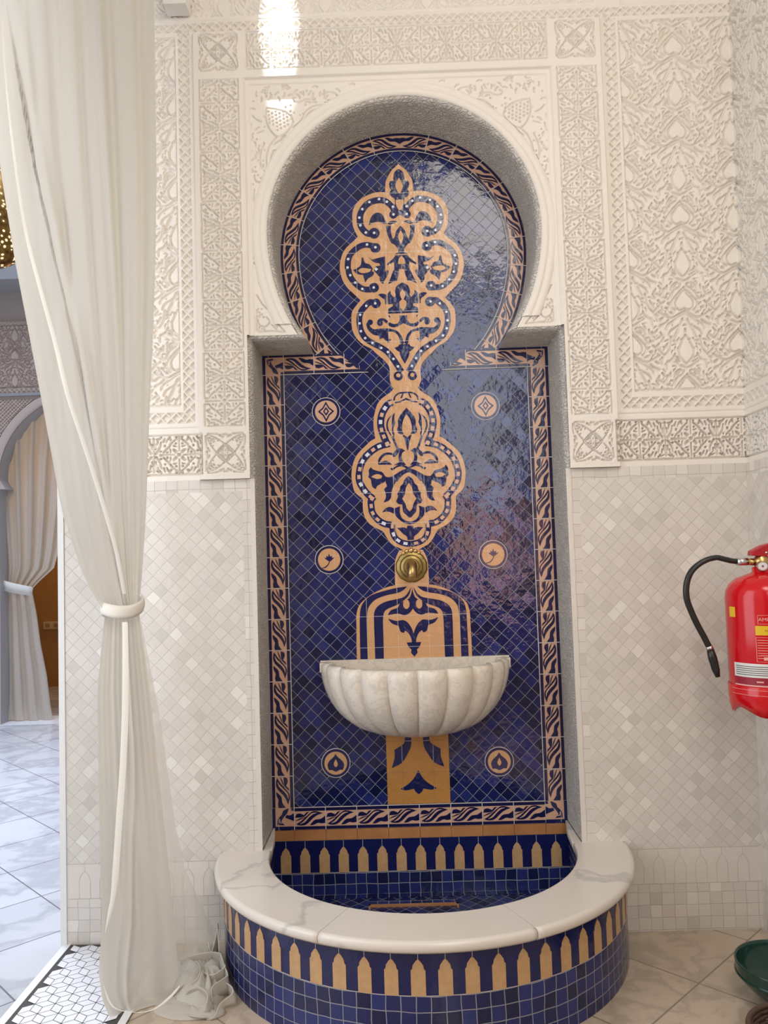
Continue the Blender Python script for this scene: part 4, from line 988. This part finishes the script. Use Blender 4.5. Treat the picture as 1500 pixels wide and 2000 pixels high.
# ================================================================= BRASS SPOUT
tapz=.757
tap=thing('brass_spout','aged brass wall spout with scalloped round plate above the marble basin','spout',(0,0,tapz))
mb=MB(); n=96; rows=[]
for r,y in ((0,-.012),(.012,-.013),(.02,-.010),(.030,-.011),(.034,-.007),(.044,-.0075),(.050,-.004),(.050,-.0005)):
    rows.append([((r*(1+(.035*abs(math.sin(6*2*math.pi*k/n)) if r>.04 else 0)))*math.cos(2*math.pi*k/n), y, tapz+(r*(1+(.035*abs(math.sin(6*2*math.pi*k/n)) if r>.04 else 0)))*math.sin(2*math.pi*k/n)) for k in range(n)])
mb.grid(rows,'brass',closed=True); mb.build('scalloped_plate',tap,smooth=True,merge=True)
mb=MB(); mb.tube([(0,-.010,tapz),(0,-.028,tapz+.006),(0,-.048,tapz+.002),(0,-.060,tapz-.014),(0,-.064,tapz-.036)],[.019,.0175,.0165,.0160,.0165],'brass_light',20); mb.build('spout_pipe',tap,smooth=True)
mb=MB()
for sx,sz,r in ((0,.052,.009),(-.014,.050,.007),(.014,.050,.007),(-.025,.044,.006),(.025,.044,.006)):
    rows=[]
    for i in range(7):
        th=math.pi*i/6; rows.append([(sx+r*math.sin(th)*math.cos(p_*math.pi/5), -.006+.6*r*math.sin(th)*math.sin(p_*math.pi/5), tapz+sz+r*math.cos(th)) for p_ in range(10)])
    mb.grid(rows,'brass_light',closed=True)
mb.build('flower_crest',tap,smooth=True,merge=True)
mb=MB()
for r in (.026,.038):
    ring=[(r*math.cos(2*math.pi*k/40),-.011 if r<.03 else -.0085,tapz+r*math.sin(2*math.pi*k/40)) for k in range(41)]; mb.tube(ring,.0016,'brass',6,cap=False)
mb.build('plate_rings',tap,smooth=True)

# ================================================================= FIRE EXTINGUISHER
ex,ey=.909,-.49; zb=unp(1492,1366,1,-.49).z
ext=thing('fire_extinguisher','red fire extinguisher with black hose hanging in the right corner of the room','fire extinguisher',(ex,ey,zb-.03)); EZ=zb-.03
RX=.094
mb=MB(); prof=[(0,0),(RX*.8,.0),(RX*.96,.012),(RX,.03),(RX,.31),(RX*.97,.33),(RX*.88,.35),(RX*.70,.367),(RX*.45,.377),(.030,.382),(.024,.386),(.024,.40),(0,.40)]
mb.lathe(prof,'red',(ex,ey,zb),64); mb.build('cylinder',ext,smooth=True,merge=True)
mb=MB(); rows=[]; n=96
def wav(k): return .012*math.sin(8*math.pi*k/n+.4)
for r,z,wf in ((RX+.001,.055,0),(RX+.003,.052,0),(RX+.003,.02,0),(RX+.001,.0,.6),(RX-.004,-.022,1),(RX-.012,-.024,1),(RX-.012,.0,.5)):
    rows.append([((r)*math.cos(2*math.pi*k/n)+ex, r*math.sin(2*math.pi*k/n)+ey, zb+z+wf*wav(k)) for k in range(n)])
mb.grid(rows,'red',closed=True); mb.build('base_skirt',ext,smooth=True)
mb=MB(); mb.lathe([(0,0),(.017,0),(.017,.020),(.021,.024),(.021,.040),(.014,.046),(.014,.058),(0,.058)],'brass_light',(ex,ey,zb+.385),24); mb.tube([(ex-.012,ey,zb+.415),(ex-.038,ey,zb+.417)],[.011,.010],'brass_light',12); mb.build('valve',ext,smooth=True)
mb=MB(); mb.tube([(ex-.036,ey,zb+.417),(ex-.064,ey,zb+.418)],[.0115,.0115],'steel',16); mb.build('hose_coupling',ext,smooth=True)
hp=[unp(x,y,1,ey) for x,y in ((1458,1094),(1432,1090.5),(1410,1089),(1388,1091),(1368,1100),(1352,1114),(1343,1132),(1340,1152),(1342,1172),(1350,1194),(1362,1220),(1375,1244),(1384,1262))]
hp=[Vector(p) for p in catmull([tuple(p) for p in hp],3)]
def unsq(v): return Vector((v.x,v.y,EZ+(v.z-EZ)/.87))
hp=[Vector((ex-.060,ey,zb+.4185)),Vector((ex-.080,ey,zb+.4215))]+[unsq(v) for v in hp[7:]]
hp=[Vector(p) for p in catmull([tuple(p) for p in hp],2)]
mb=MB(); mb.tube(hp,.0082,'rubber',14); mb.build('hose',ext,smooth=True)
q0,q1,q2=[unsq(unp(x,y,1,ey+.0)) for x,y in ((1384,1262),(1387,1268),(1402,1322))]
mb=MB(); mb.tube([q0,q1],[.0098,.0098],'steel',14); mb.build('ferrule',ext,smooth=True)
mb=MB(); mb.tube([q1,q1.lerp(q2,.3),q1.lerp(q2,.75),q2],[.0092,.0115,.0100,.006],'rubber',14); mb.build('nozzle',ext,smooth=True)
# grip and squeeze lever: folded red metal pieces
def plate(name,pts,wd,mat,parent):
    mb=MB(); h=wd/2; n=len(pts)
    fr=[(x,ey-h,z) for x,z in pts]; bk=[(x,ey+h,z) for x,z in pts]
    mb.poly(fr,mat); mb.poly(bk[::-1],mat)
    for i in range(n): mb.face([fr[i],fr[(i+1)%n],bk[(i+1)%n],bk[i]],mat)
    o=mb.build(name,parent,merge=True); bevel(o,.003,2); return o
vz=zb+.423
plate('squeeze_lever',[(ex-.030,vz+.012),(ex-.028,vz+.026),(ex+.0,vz+.042),(ex+.075,vz+.062),(ex+.100,vz+.062),(ex+.100,vz+.054),(ex+.02,vz+.024),(ex+.01,vz+.008)],.030,'red_plastic',ext)
plate('carry_handle',[(ex-.016,vz+.006),(ex+.02,vz+.010),(ex+.098,vz+.022),(ex+.098,vz+.012),(ex+.03,vz-.006),(ex-.010,vz-.010)],.028,'red_plastic',ext)
mb=MB(); mb.tube([(ex-.008,ey-.018,vz-.018),(ex-.012,ey-.034,vz-.020)],[.014,.014],'steel',24); mb.tube([(ex-.012,ey-.034,vz-.020),(ex-.0122,ey-.0348,vz-.0201)],[.0115,.0115],'label_white',24)
mb.tube([(ex-.0122,ey-.035,vz-.0201),(ex-.0123,ey-.0353,vz-.0201)],[.003,.003],'ink',10); mb.build('pressure_gauge',ext,smooth=False)
mb=MB(); mb.tube([(ex+.008,ey-.018,vz+.02),(ex+.008,ey+.018,vz+.02)],.003,'steel',10); mb.build('pin',ext,smooth=True)
mb=MB(); mb.box((ex+.03,ey-.02,zb+.36),(xr(.7)-.001,ey+.02,zb+.42),'steel'); mb.build('wall_bracket',ext)
def cylpatch(mb,a0,a1,z0,z1,m,d=.0006,n=16,slope=0):
    rows=[]
    for z in (z0,z1):
        rows.append([(ex+(RX+d)*math.sin(a0+(a1-a0)*k/n), ey-(RX+d)*math.cos(a0+(a1-a0)*k/n), zb+z) for k in range(n+1)])
    mb.grid(rows,m)
D=math.radians
mb=MB(); cylpatch(mb,D(-38),D(30),.205,.232,'yellow'); mb.build('yellow_band',ext)
mb=MB(); cylpatch(mb,D(-84),D(-70),.255,.285,'yellow'); mb.build('side_sticker',ext)
mb=MB(); cylpatch(mb,D(-78),D(12),.082,.122,'label_white',.0007)
cylpatch(mb,D(-78),D(12),.060,.082,'maroon',.0007); cylpatch(mb,D(-78),D(12),.056,.060,'rose_print',.0008)
for i,z in enumerate((.112,.106,.100,.094,.088)): cylpatch(mb,D(-74),D(-8-(i%2)*5),z,z+.0022,'ink',.0010)
cylpatch(mb,D(2),D(8),.086,.114,'maroon',.0010); cylpatch(mb,D(-40),D(-30),.068,.072,'rose_print',.0010); mb.build('warning_label',ext)
mb=MB()
for i in range(8): cylpatch(mb,D(-36),D(14-(i%3)*6),.190-i*.0075,.1915-i*.0075,'rose_print')
for a,b,z0,z1 in ((-38,20,.198,.1988),(-38,20,.128,.1288),(-38,-37.4,.128,.198),(18,18.6,.128,.198),(-34,32,.262,.2628),(-34,32,.237,.2378),(-34,-33.4,.237,.2625),(32,32.6,.237,.2625)): cylpatch(mb,D(a),D(b),z0,z1,'rose_print')
for a in (-32,-6):
    cylpatch(mb,D(a),D(a+20),.148,.1486,'rose_print'); cylpatch(mb,D(a),D(a+20),.128,.1286,'rose_print'); cylpatch(mb,D(a+4),D(a+12),.133,.142,'rose_print')
for i in range(8): cylpatch(mb,D(24+i*4),D(25.5+i*4),.13,.185-(i%3)*.008,'rose_print')
for z in (.045,.030): cylpatch(mb,D(-85),D(40),z,z+.001,'rose_print',.0035)
mb.build('instruction_print',ext)
def cyl_text(body,size,a_mid,zc,mat,parent,name):
    cu=bpy.data.curves.new(name,'FONT'); cu.body=body; cu.size=size; cu.align_x='CENTER'; cu.align_y='CENTER'; cu.resolution_u=2
    to=bpy.data.objects.new(name,cu); COL.objects.link(to); dg=bpy.context.evaluated_depsgraph_get(); me=bpy.data.meshes.new_from_object(to.evaluated_get(dg)); bpy.data.objects.remove(to)
    for v in me.vertices:
        a=a_mid+v.co.x/RX; z=v.co.y; v.co=Vector((ex+(RX+.0012)*math.sin(a),ey-(RX+.0012)*math.cos(a),zb+zc+z))
    me.materials.clear(); me.materials.append(M[mat]); o=bpy.data.objects.new(name,me); COL.objects.link(o); o.parent=parent; o.matrix_parent_inverse=Matrix.Translation(-parent.location)
cyl_text('AMERICA MAROC',.0135,D(0),.250,'rose_print',ext,'maker_lettering')
cyl_text('AGENT EXTINCTEUR',.0075,D(-3),.2185,'red_plastic',ext,'yellow_band_lettering')

ext.scale=(1,1,.87)

# ================================================================= CURTAINS
def interp(tab, y):
    for a,b in zip(tab[:-1],tab[1:]):
        if a[0]<=y<=b[0]:
            t_=(y-a[0])/(b[0]-a[0]); return [p+(q-p)*t_ for p,q in zip(a[1:],b[1:])]
    return list(tab[0][1:]) if y<tab[0][0] else list(tab[-1][1:])
def curtain_sheet(tab, y0, y1, ny, nu, pleat, phase, mat, name, parent, amp=1.0, shape=None):
    rows=[]
    for j in range(ny+1):
        y=y0+(y1-y0)*j/ny; xl,xr_,dl,dr,am=interp(tab,y); row=[]
        for k in range(nu+1):
            u=k/nu; px=xl+(xr_-xl)*u; dep=dl+(dr-dl)*u; P=unp(px,y,1,dep)
            d=am*amp*pleat(u,(y-y0)/(y1-y0))
            nrm_=Vector((.45,-.9,0)).normalized(); P=P+nrm_*d; P.z=max(P.z,ZF+.004); row.append(tuple(P))
        rows.append(row)
    mb=MB(); mb.grid(rows,mat); return mb.build(name,parent,smooth=True)
cur=thing('curtain','near cream voile curtain tied back beside the blue fountain and pooling on the floor','curtain',(-.78,-.45,ZF))
upper=[(-140,-45,297,-.98,-.26,.020),(0,-28,301,-.96,-.26,.020),(200,-12,304,-.92,-.27,.020),(340,2,306,-.90,-.28,.019),(510,29,304,-.86,-.30,.018),(640,54,300,-.82,-.32,.017),(830,90,292,-.74,-.36,.015),(1000,121,286,-.66,-.40,.012),(1110,157,279,-.60,-.44,.010),(1160,181,275,-.56,-.46,.008),(1200,206,271,-.53,-.47,.006)]
def pl1(u,v):
    # hem fold at u about .12 at the top, moving right towards the tie
    uh=.10+.50*v**1.4
    f=math.sin(2*math.pi*(u*5.5+.3*v))*.45+math.sin(2*math.pi*(u*11+1.3-.4*v))*.22+math.sin(2*math.pi*(u*17.3+.7))*.12*(1-v)
    f+=1.0*math.exp(-((u-uh)/.035)**2)-1.0*math.exp(-((u-uh-.07)/.03)**2)
    f+=.5*math.exp(-((u-.62-.1*v)/.02)**2)-.7*math.exp(-((u-.665-.09*v)/.018)**2)
    f*= (1 if u>uh else .45)
    return f
curtain_sheet(upper,-140,1200,90,150,pl1,0,'voile','upper_drape',cur,1.1)
lower=[(1190,206,271,-.53,-.47,.005),(1215,203,274,-.53,-.47,.006),(1260,198,280,-.54,-.47,.009),(1350,190,292,-.55,-.46,.012),(1500,192,308,-.56,-.45,.013),(1700,196,330,-.57,-.43,.014),(1800,199,340,-.58,-.43,.015),(1900,193,348,-.585,-.44,.016),(1950,199,352,-.585,-.46,.016),(1990,215,372,-.585,-.50,.010)]
def pl2(u,v):
    uh=.62-.05*v-(.45*(v-.35) if v>.35 else 0)
    f=math.sin(2*math.pi*(u*3.2+.1))*.5*(1-.5*v)+.3*math.sin(2*math.pi*(u*6.5+.4))*(1-v)
    f+=1.0*math.exp(-((u-uh)/.05)**2)-.9*math.exp(-((u-uh+.10)/.05)**2)
    f+=.4*math.sin(2*math.pi*(u*2+v*2.2))*max(0,v-.5)
    return f
curtain_sheet(lower,1190,1990,70,70,pl2,0,'voile','lower_drape',cur)
# transparent inner edge falling to the puddle
shr=[(1215,262,276,-.465,-.45,.002),(1400,288,312,-.45,-.42,.003),(1600,312,340,-.43,-.40,.003),(1700,325,362,-.42,-.38,.003),(1780,335,400,-.42,-.36,.003),(1850,343,438,-.42,-.35,.004),(1900,347,455,-.44,-.36,.004)]
sheer_o=curtain_sheet(shr,1215,1900,30,14,lambda u,v: math.sin(7*u+3*v),0,'sheer','sheer_edge',cur)
def push_out(p, r=.592):
    d=Vector((p[0],p[1]-YW))
    if d.length<r: d=d.normalized()*r
    return (d.x, d.y+YW, p[2])
for v in sheer_o.data.vertices: v.co=push_out(v.co,.606)
# hem bands
def hem_line(pts, wd, name, parent, dep):
    rows=[]; c=catmull(pts,5)
    for i,(x,y,d,w_) in enumerate(c):
        a=unp(x-w_/2,y,1,d); b=unp(x+w_/2,y,1,d); n_=Vector((.3,-1,0)).normalized(); m_=(a+b)/2+n_*.002
        rows.append([tuple(a),tuple(m_),tuple(b)])
    mb=MB(); mb.grid(rows,'hem'); return mb.build(name,parent,smooth=True)
hem_line([(4,40,-.93,5),(14,180,-.91,5),(30,320,-.89,6),(50,450,-.86,7),(75,550,-.84,8),(108,670,-.80,9),(132,770,-.77,9),(165,870,-.72,9),(200,980,-.66,9),(228,1080,-.60,8),(243,1160,-.55,7)],0,'hem',cur,0)
hem_line([(244,1215,-.56,11),(245,1300,-.57,12),(244,1400,-.575,13),(240,1500,-.58,13),(233,1600,-.585,13),(226,1700,-.59,13),(221,1750,-.59,10),(214,1785,-.59,8),(206,1822,-.59,2)],0,'hem',cur,0)
hem_line([(203,1925,-.60,2),(220,1966,-.61,5),(260,1977,-.615,6),(300,1972,-.615,8),(330,1950,-.61,8),(352,1925,-.60,4)],0,'hem',cur,0)
# tieback: looped band
mb=MB(); rows=[]; n=40; c0=unp(205,1188,1,-.53); c1=unp(274,1176,1,-.47); ctr=(c0+c1)/2; hx=(c1-c0).length/2+.004
dirx=(c1-c0).normalized(); diry=Vector((0,0,1)).cross(dirx).normalized()
for dz,bul in ((-.016,-.001),(-.008,.002),(0,.003),(.008,.002),(.016,-.001)):
    row=[]
    for k in range(n):
        a=2*math.pi*k/n; s_=math.sin(a); row.append(tuple(ctr+dirx*(hx+bul)*math.cos(a)+diry*(-.042-bul)*s_+Vector((0,0,dz-.010*s_*s_-.006*abs(s_) ))))
    rows.append(row)
mb.grid(rows,'hem',closed=True); tb=mb.build('tieback',cur,smooth=True); sm=tb.modifiers.new('t','SOLIDIFY'); sm.thickness=.003
# crumpled puddle of fabric: rumpled base sheet and the hem standing in loops
def push_out(p, r=.592):
    d=Vector((p[0],p[1]-YW)); 
    if d.length<r: d=d.normalized()*r
    return (d.x, d.y+YW, p[2])
def blanket(name, pts, h, mat='voile', seed=0):
    P=[unp(x,y,2,ZF+.002) for x,y in pts]; c=sum(P,Vector())/len(P); cl=smooth_closed([tuple(p)[:2] for p in P],4,170); n=len(cl); rows=[]
    for j in range(15):
        t_=j/14; row=[]
        for k,(x,y) in enumerate(cl):
            r_=1-t_; a=2*math.pi*k/n; z=h*(1-(1-t_)**2.2)+(.30*h)*abs(math.sin(a*4.5+seed+t_*5))*math.sin(math.pi*t_)+.22*h*math.sin(a*11+seed*2+t_*3)*math.sin(math.pi*t_)
            row.append(push_out((c.x+(x-c.x)*r_, c.y+(y-c.y)*r_, max(ZF+.002,ZF+.002+z))))
        rows.append(row)
    mb=MB(); mb.grid(rows,mat,closed=True); return mb.build(name,cur,smooth=True,merge=True)
blanket('puddle_base',[(335,1930),(345,1880),(395,1850),(432,1856),(452,1885),(450,1925),(435,1950),(420,1978),(380,1985),(340,1968)],.040,seed=1)
blanket('puddle_base',[(300,1975),(330,1945),(380,1955),(425,1965),(428,1982),(400,1990),(340,1992)],.012,seed=3)
def loop(pts, hgt, lean=.35, fall=.030):
    """hem edge traced in the photo (crop 0,1300 x2.858), the cloth falls from it to the floor"""
    c=catmull([(x,y,h) for (x,y),h in zip(pts,hgt)],6); top=[]
    for X,Y,h in c: top.append(unp(X/2.858,1300+Y/2.858,2,ZF+h))
    cen=sum(top,Vector())/len(top); rows=[]
    for f,dz in ((-.004,.0015),(0,0),(.15,-.12),(.5,-.5),(1,-1)):
        row=[]
        for i,p in enumerate(top):
            d=(top[min(i+1,len(top)-1)]-top[max(i-1,0)]); d=Vector((d.x,d.y,0)).normalized(); nn=Vector((-d.y,d.x,0))
            h=p.z-ZF; zz=p.z+dz*h if dz<0 else p.z+dz
            row.append(push_out((p.x+nn.x*fall*f*lean+.006*math.sin(i*.7)*f, p.y+nn.y*fall*f*lean+.010*f, max(zz,ZF+.003))))
        rows.append(row)
    mb=MB(); mb.grid(rows,'voile'); o=mb.build('hem_loop',cur,smooth=True); m_=o.modifiers.new('t','SOLIDIFY'); m_.thickness=.0025; return o
loop([(985,1745),(1040,1700),(1092,1650),(1120,1690),(1108,1742),(1062,1790),(1050,1840)],[.02,.035,.05,.052,.045,.035,.02])
loop([(1030,1860),(1050,1815),(1110,1795),(1160,1832),(1152,1890),(1108,1905)],[.015,.035,.045,.040,.030,.012])
loop([(880,1900),(940,1850),(1000,1800),(1050,1760)],[.004,.012,.025,.03])
loop([(1120,1700),(1190,1725),(1300,1655),(1330,1690),(1245,1752),(1185,1800),(1190,1880)],[.04,.055,.06,.055,.045,.04,.02])
loop([(1240,1760),(1292,1790),(1300,1832),(1232,1890),(1197,1962),(1120,1955)],[.03,.035,.030,.02,.008,.006])
loop([(1158,1610),(1165,1545),(1178,1600),(1200,1520),(1218,1442),(1250,1452),(1252,1530),(1256,1612)],[.06,.085,.07,.09,.11,.11,.09,.06])
loop([(1000,1640),(1100,1610),(1200,1600),(1270,1620),(1310,1660)],[.05,.065,.07,.07,.06],fall=.05)
loop([(880,1910),(1000,1935),(1100,1960),(1195,1960)],[.004,.008,.010,.006])

# ================================================================= COURTYARD SIDE
YF=3.18
def fp(px,py,y=YF): P=unp(px,py,1,y); return P.x,P.z
# far arcade wall with an arched opening
acx,acz,ar=-2.235,1.42,.665
mb=MB(); top=2.60
outl=[(-5.5,ZF),(-2.90,ZF),(-2.90,1.37)]
arc=[(acx+ar*math.cos(t_),acz+.02+ar*.93*math.sin(t_)) for t_ in [math.pi-(math.pi)*k/48 for k in range(49)]]
arc=[(-2.86,1.37)]+arc+[(-1.57,1.37)]
outl+=arc+[(-1.57,ZF),(0,ZF),(0,top),(-5.5,top)]
mb.poly([(x,YF,z) for x,z in outl],'far_plaster')
ar_=[(-2.90,ZF),(-2.90,1.37)]+arc+[(-1.57,ZF)]
for a,b in zip(ar_[:-1],ar_[1:]): mb.face([(a[0],YF,a[1]),(b[0],YF,b[1]),(b[0],YF+.28,b[1]),(a[0],YF+.28,a[1])],'beam')
mb.build('wall_arcade',kind='structure')
# carved field above the arch, as relief
def far_relief():
    def field(name,x0,x1,z0,z1,kind):
        res=.006; nx=int((x1-x0)/res)+1; nz=int((z1-z0)/res)+1; X,Z=np.meshgrid(np.linspace(x0,x1,nx),np.linspace(z0,z1,nz))
        if kind=='star': g=C_PAN.at(X*.8,Z*.8); h=-.014*g
        elif kind=='weave':
            a=(X+Z)/.028; b=(X-Z)/.028; g=((np.abs(a-np.round(a))>.22)&(np.abs(b-np.round(b))>.22)); h=-.012*g
        else: h=-.010*lattice(X,Z-z0,z1-z0)
        inside=(((X-acx)/(ar+.07))**2+((Z-acz-.02)/(ar*.93+.07))**2<1)&(Z>1.3)|((Z<=1.3)&(np.abs(X-acx)<ar))
        co=np.stack([X,YF-.016-h*1.0-.0,Z],-1); co[...,1]=YF-.016-h*1.0; co=co.reshape(-1,3).astype(np.float32)
        idx=np.arange(nx*nz).reshape(nz,nx); q=np.stack([idx[:-1,:-1],idx[:-1,1:],idx[1:,1:],idx[1:,:-1]],-1).reshape(-1,4); keep=~inside[:-1,:-1].ravel(); q=q[keep]
        me=bpy.data.meshes.new(name); me.from_pydata(co.tolist(),[],q.tolist()); me.materials.append(M['far_plaster']); o=bpy.data.objects.new(name,me); COL.objects.link(o); o['kind']='structure'
    field('trim_12',-3.4,-1.6,2.115,2.60-.035,'star'); field('trim_13',-3.4,-1.6,2.57,2.60,'lat'); field('trim_14',-3.4,-1.6,2.07,2.105,'lat'); field('trim_15',-3.4,-1.6,1.35,2.02,'weave')
far_relief()
mb=MB(); mb.box((-3.4,YF-.03,2.045),(-1.6,YF,2.066),'beam'); mb.build('trim_16',kind='structure')
mb=MB(); rows=[]
for o_,y in ((0,YF-.02),(.015,YF-.03),(.03,YF-.02),(.05,YF-.026),(.065,YF-.016)):
    rows.append([(acx+(ar+o_)*math.cos(t_),y,acz+.02+(ar*.93+o_)*math.sin(t_)) for t_ in [math.pi*k/48 for k in range(49)]])
mb.grid(rows,'far_plaster'); mb.build('trim_17',smooth=True,kind='structure')
mb=MB(); mb.box((-5.5,YF+.02,2.60),(0,YF+.3,2.83),'taupe'); mb.box((-5.5,YF-.25,2.83),(0,YF+.3,3.05),'beam'); mb.box((-5.5,YF-.1,3.05),(0,YF+.3,4.4),'white_paint'); mb.build('wall_upper_arcade',kind='structure')
# room beyond the arch
mb=MB(); mb.box((-4.2,5.0,ZF),(-.8,5.1,3),'wood'); mb.box((-1.5,YF+.28,ZF),(-1.4,5.1,3),'taupe'); mb.box((-4.2,YF+.28,ZF),(-4.1,5.1,3),'taupe'); mb.box((-4.2,YF+.28,2.7),(-.8,5.1,2.8),'taupe'); mb.build('wall_far_room',kind='structure')
mb=MB(); mb.box((-2.95,YF-.02,ZF),(-1.5,YF+.3,ZF+.006),'white_tile'); mb.build('floor_far_threshold',kind='structure')
P=unp(104,1221,1,4.995); so=MB(); so.box((P.x-.085,4.975,P.z-.035),(P.x+.075,5.0,P.z+.035),'ivory')
sk=so.build('wall_socket'); tag(sk,'ivory double socket plate on the honey coloured far room wall','socket')
for q in (-.045,.035):
    so=MB(); so.box((P.x+q-.02,4.970,P.z-.018),(P.x+q+.02,4.976,P.z+.018),'wood'); so.build('socket_hole',sk)
# far curtain
fc=thing('curtain','far cream curtain tied back in the arched doorway across the courtyard','curtain',(-2.75,YF+.12,ZF))
yc=YF+.12
ft=[(780,-30,150,yc,yc,.02),(900,-20,135,yc,yc,.035),(1000,-10,125,yc,yc,.035),(1080,0,113,yc,yc,.03),(1110,4,105,yc,yc,.03),(1145,8,66,yc,yc,.02),(1160,9,62,yc,yc,.02)]
curtain_sheet(ft,780,1160,30,60,lambda u,v: math.sin(2*math.pi*(u*6+.2))*.6+.4*math.sin(2*math.pi*(u*11+.5)),0,'voile','upper_drape',fc)
fb=[(1150,9,62,yc,yc,.02),(1200,9,72,yc,yc,.02),(1260,8,80,yc,yc,.025),(1320,6,92,yc,yc,.03),(1380,6,99,yc,yc,.03),(1407,7,104,yc,yc,.02)]
curtain_sheet(fb,1150,1407,24,40,lambda u,v: math.sin(2*math.pi*(u*3.4+.2))*.7+.3*math.sin(2*math.pi*(u*7+.5)),0,'voile','lower_drape',fc)
mb=MB(); rows=[]
for y0_,y1_ in ((1133,1146),(1153,1164)):
    a=unp(6,y0_,1,yc-.05); b=unp(63,y1_,1,yc-.05); rows.append([tuple(a+(b-a)*k/6+Vector((0,-.03*math.sin(math.pi*k/6),0))) for k in range(7)])
mb.grid(rows,'hem'); tb=mb.build('tieback',fc,smooth=True); sm=tb.modifiers.new('t','SOLIDIFY'); sm.thickness=.01
# hanging pierced lantern
lx,ly=-.0,1.2; P=unp(-18,512,1,1.2); 
ln=thing('hanging_lantern','pierced gold dome lantern hanging over the courtyard at the left edge','lantern',(P.x,1.2,P.z))
mb=MB(); Rl=abs(unp(30,500,1,1.2).x-P.x)*1.15; mb.lathe([(Rl*.02,-.02),(Rl*.5,-.01),(Rl*.8,.015),(Rl,.07),(Rl*1.02,.15),(Rl*.95,.24),(Rl*.75,.36),(Rl*.4,.46),(Rl*.12,.52),(.01,.56)],'lantern',(P.x,1.2,P.z),40); mb.build('pierced_shade',ln,smooth=True)
mb=MB(); mb.tube([(P.x,1.2,P.z+.55),(P.x,1.2,P.z+1.6)],.006,'brass',8); mb.build('suspension_rod',ln,smooth=True)

# ================================================================= SMALL THINGS
# dark green bowl planter and woven basket at the right edge
gx,gy=.872,-.58
pb=thing('planter_bowl','dark green glazed tub on the floor against the right wall','planter',(gx,gy,ZF))
mb=MB(); prof=[(0,.0),(.052,0),(.060,.004),(.084,.026),(.104,.048),(.113,.058),(.115,.066),(.115,.086),(.1165,.090),(.1155,.093),(.112,.0925)]
mb.lathe(prof,'green',(gx,gy,ZF),64); mb.lathe([(.112,.0925),(.110,.086),(.108,.062),(.080,.040),(0,.030)],'green',(gx,gy,ZF),64); mb.build('body',pb,smooth=True,merge=True)
mb=MB(); mb.lathe([(.1155,.062),(.1175,.064),(.1155,.067)],'green',(gx,gy,ZF),64); mb.build('lip_band',pb,smooth=True)
bx,by=.80,-.825
bs=thing('woven_basket','brown woven basket edge in the bottom right corner of the floor','basket',(bx,by,ZF))
mb=MB()
for k,(r,z) in enumerate(((.092,.004),(.097,.014),(.102,.024),(.107,.034),(.111,.044),(.114,.054))):
    ring=[(bx+(r+.0015*math.sin(a*20+k*math.pi))*math.cos(a),by+(r+.0015*math.sin(a*20+k*math.pi))*math.sin(a),ZF+z) for a in [2*math.pi*q/80 for q in range(81)]]; mb.tube(ring,.0055,'wicker',7,cap=False)
mb.build('weave',bs,smooth=True)
mb=MB(); ring=[(bx+.116*math.cos(a),by+.116*math.sin(a),ZF+.064) for a in [2*math.pi*q/60 for q in range(61)]]; mb.tube(ring,.0065,'wicker',10,cap=False); mb.build('rim',bs,smooth=True)
mb=MB(); mb.lathe([(0,.006),(.094,.006)],'wicker',(bx,by,ZF),40); mb.build('bottom',bs)
# white box fixture at the very top left
a=unp(322,17,1,-.24); b=unp(366,15,1,-.24)
mb=MB(); mb.box((a.x,-.262,a.z),(b.x,-.204,a.z+.12),'white_paint'); bxo=mb.build('wall_box'); bevel(bxo,.004); tag(bxo,'small white box fixed high on the carved wall beside the curtain top','wall box')
# spotlight body that makes the bright streak
sl=thing('ceiling_spotlight','small white spotlight above the upper left corner of the carved arch frame','spotlight',(-.345,-.35,3.1))
mb=MB(); mb.lathe([(0,.0),(.03,.0),(.03,.06),(.012,.075),(.012,.10),(0,.10)],'white_paint',(-.345,-.35,3.0),24); mb.build('lamp_body',sl,smooth=True)

# unseen window and glazed door frames, added around the lights mirrored in the glaze
mb=MB()
for y0,y1,z0,z1 in ((-4.80,-4.74,1.2,3.0),(-3.26,-3.20,1.2,3.0),(-4.80,-3.2,1.2,1.26),(-4.80,-3.2,2.94,3.0),(-4.02,-3.98,1.2,3.0),(-4.8,-3.2,1.78,1.82),(-4.8,-3.2,2.38,2.42)): mb.box((.93,y0,z0),(.955,y1,z1),'wood')
mb.build('added_window_frame',kind='structure')
mb=MB()
for x0,x1,z0,z1 in ((.54,.60,ZF,1.5),(1.0,1.05,ZF,1.5),(.54,1.05,1.42,1.5),(.54,1.05,ZF,.32),(.79,.81,.3,1.5),(.54,1.05,.84,.88)): mb.box((x0,-5.02,z0),(x1,-5.0,z1),'wood')
mb.build('added_door_frame',kind='structure')
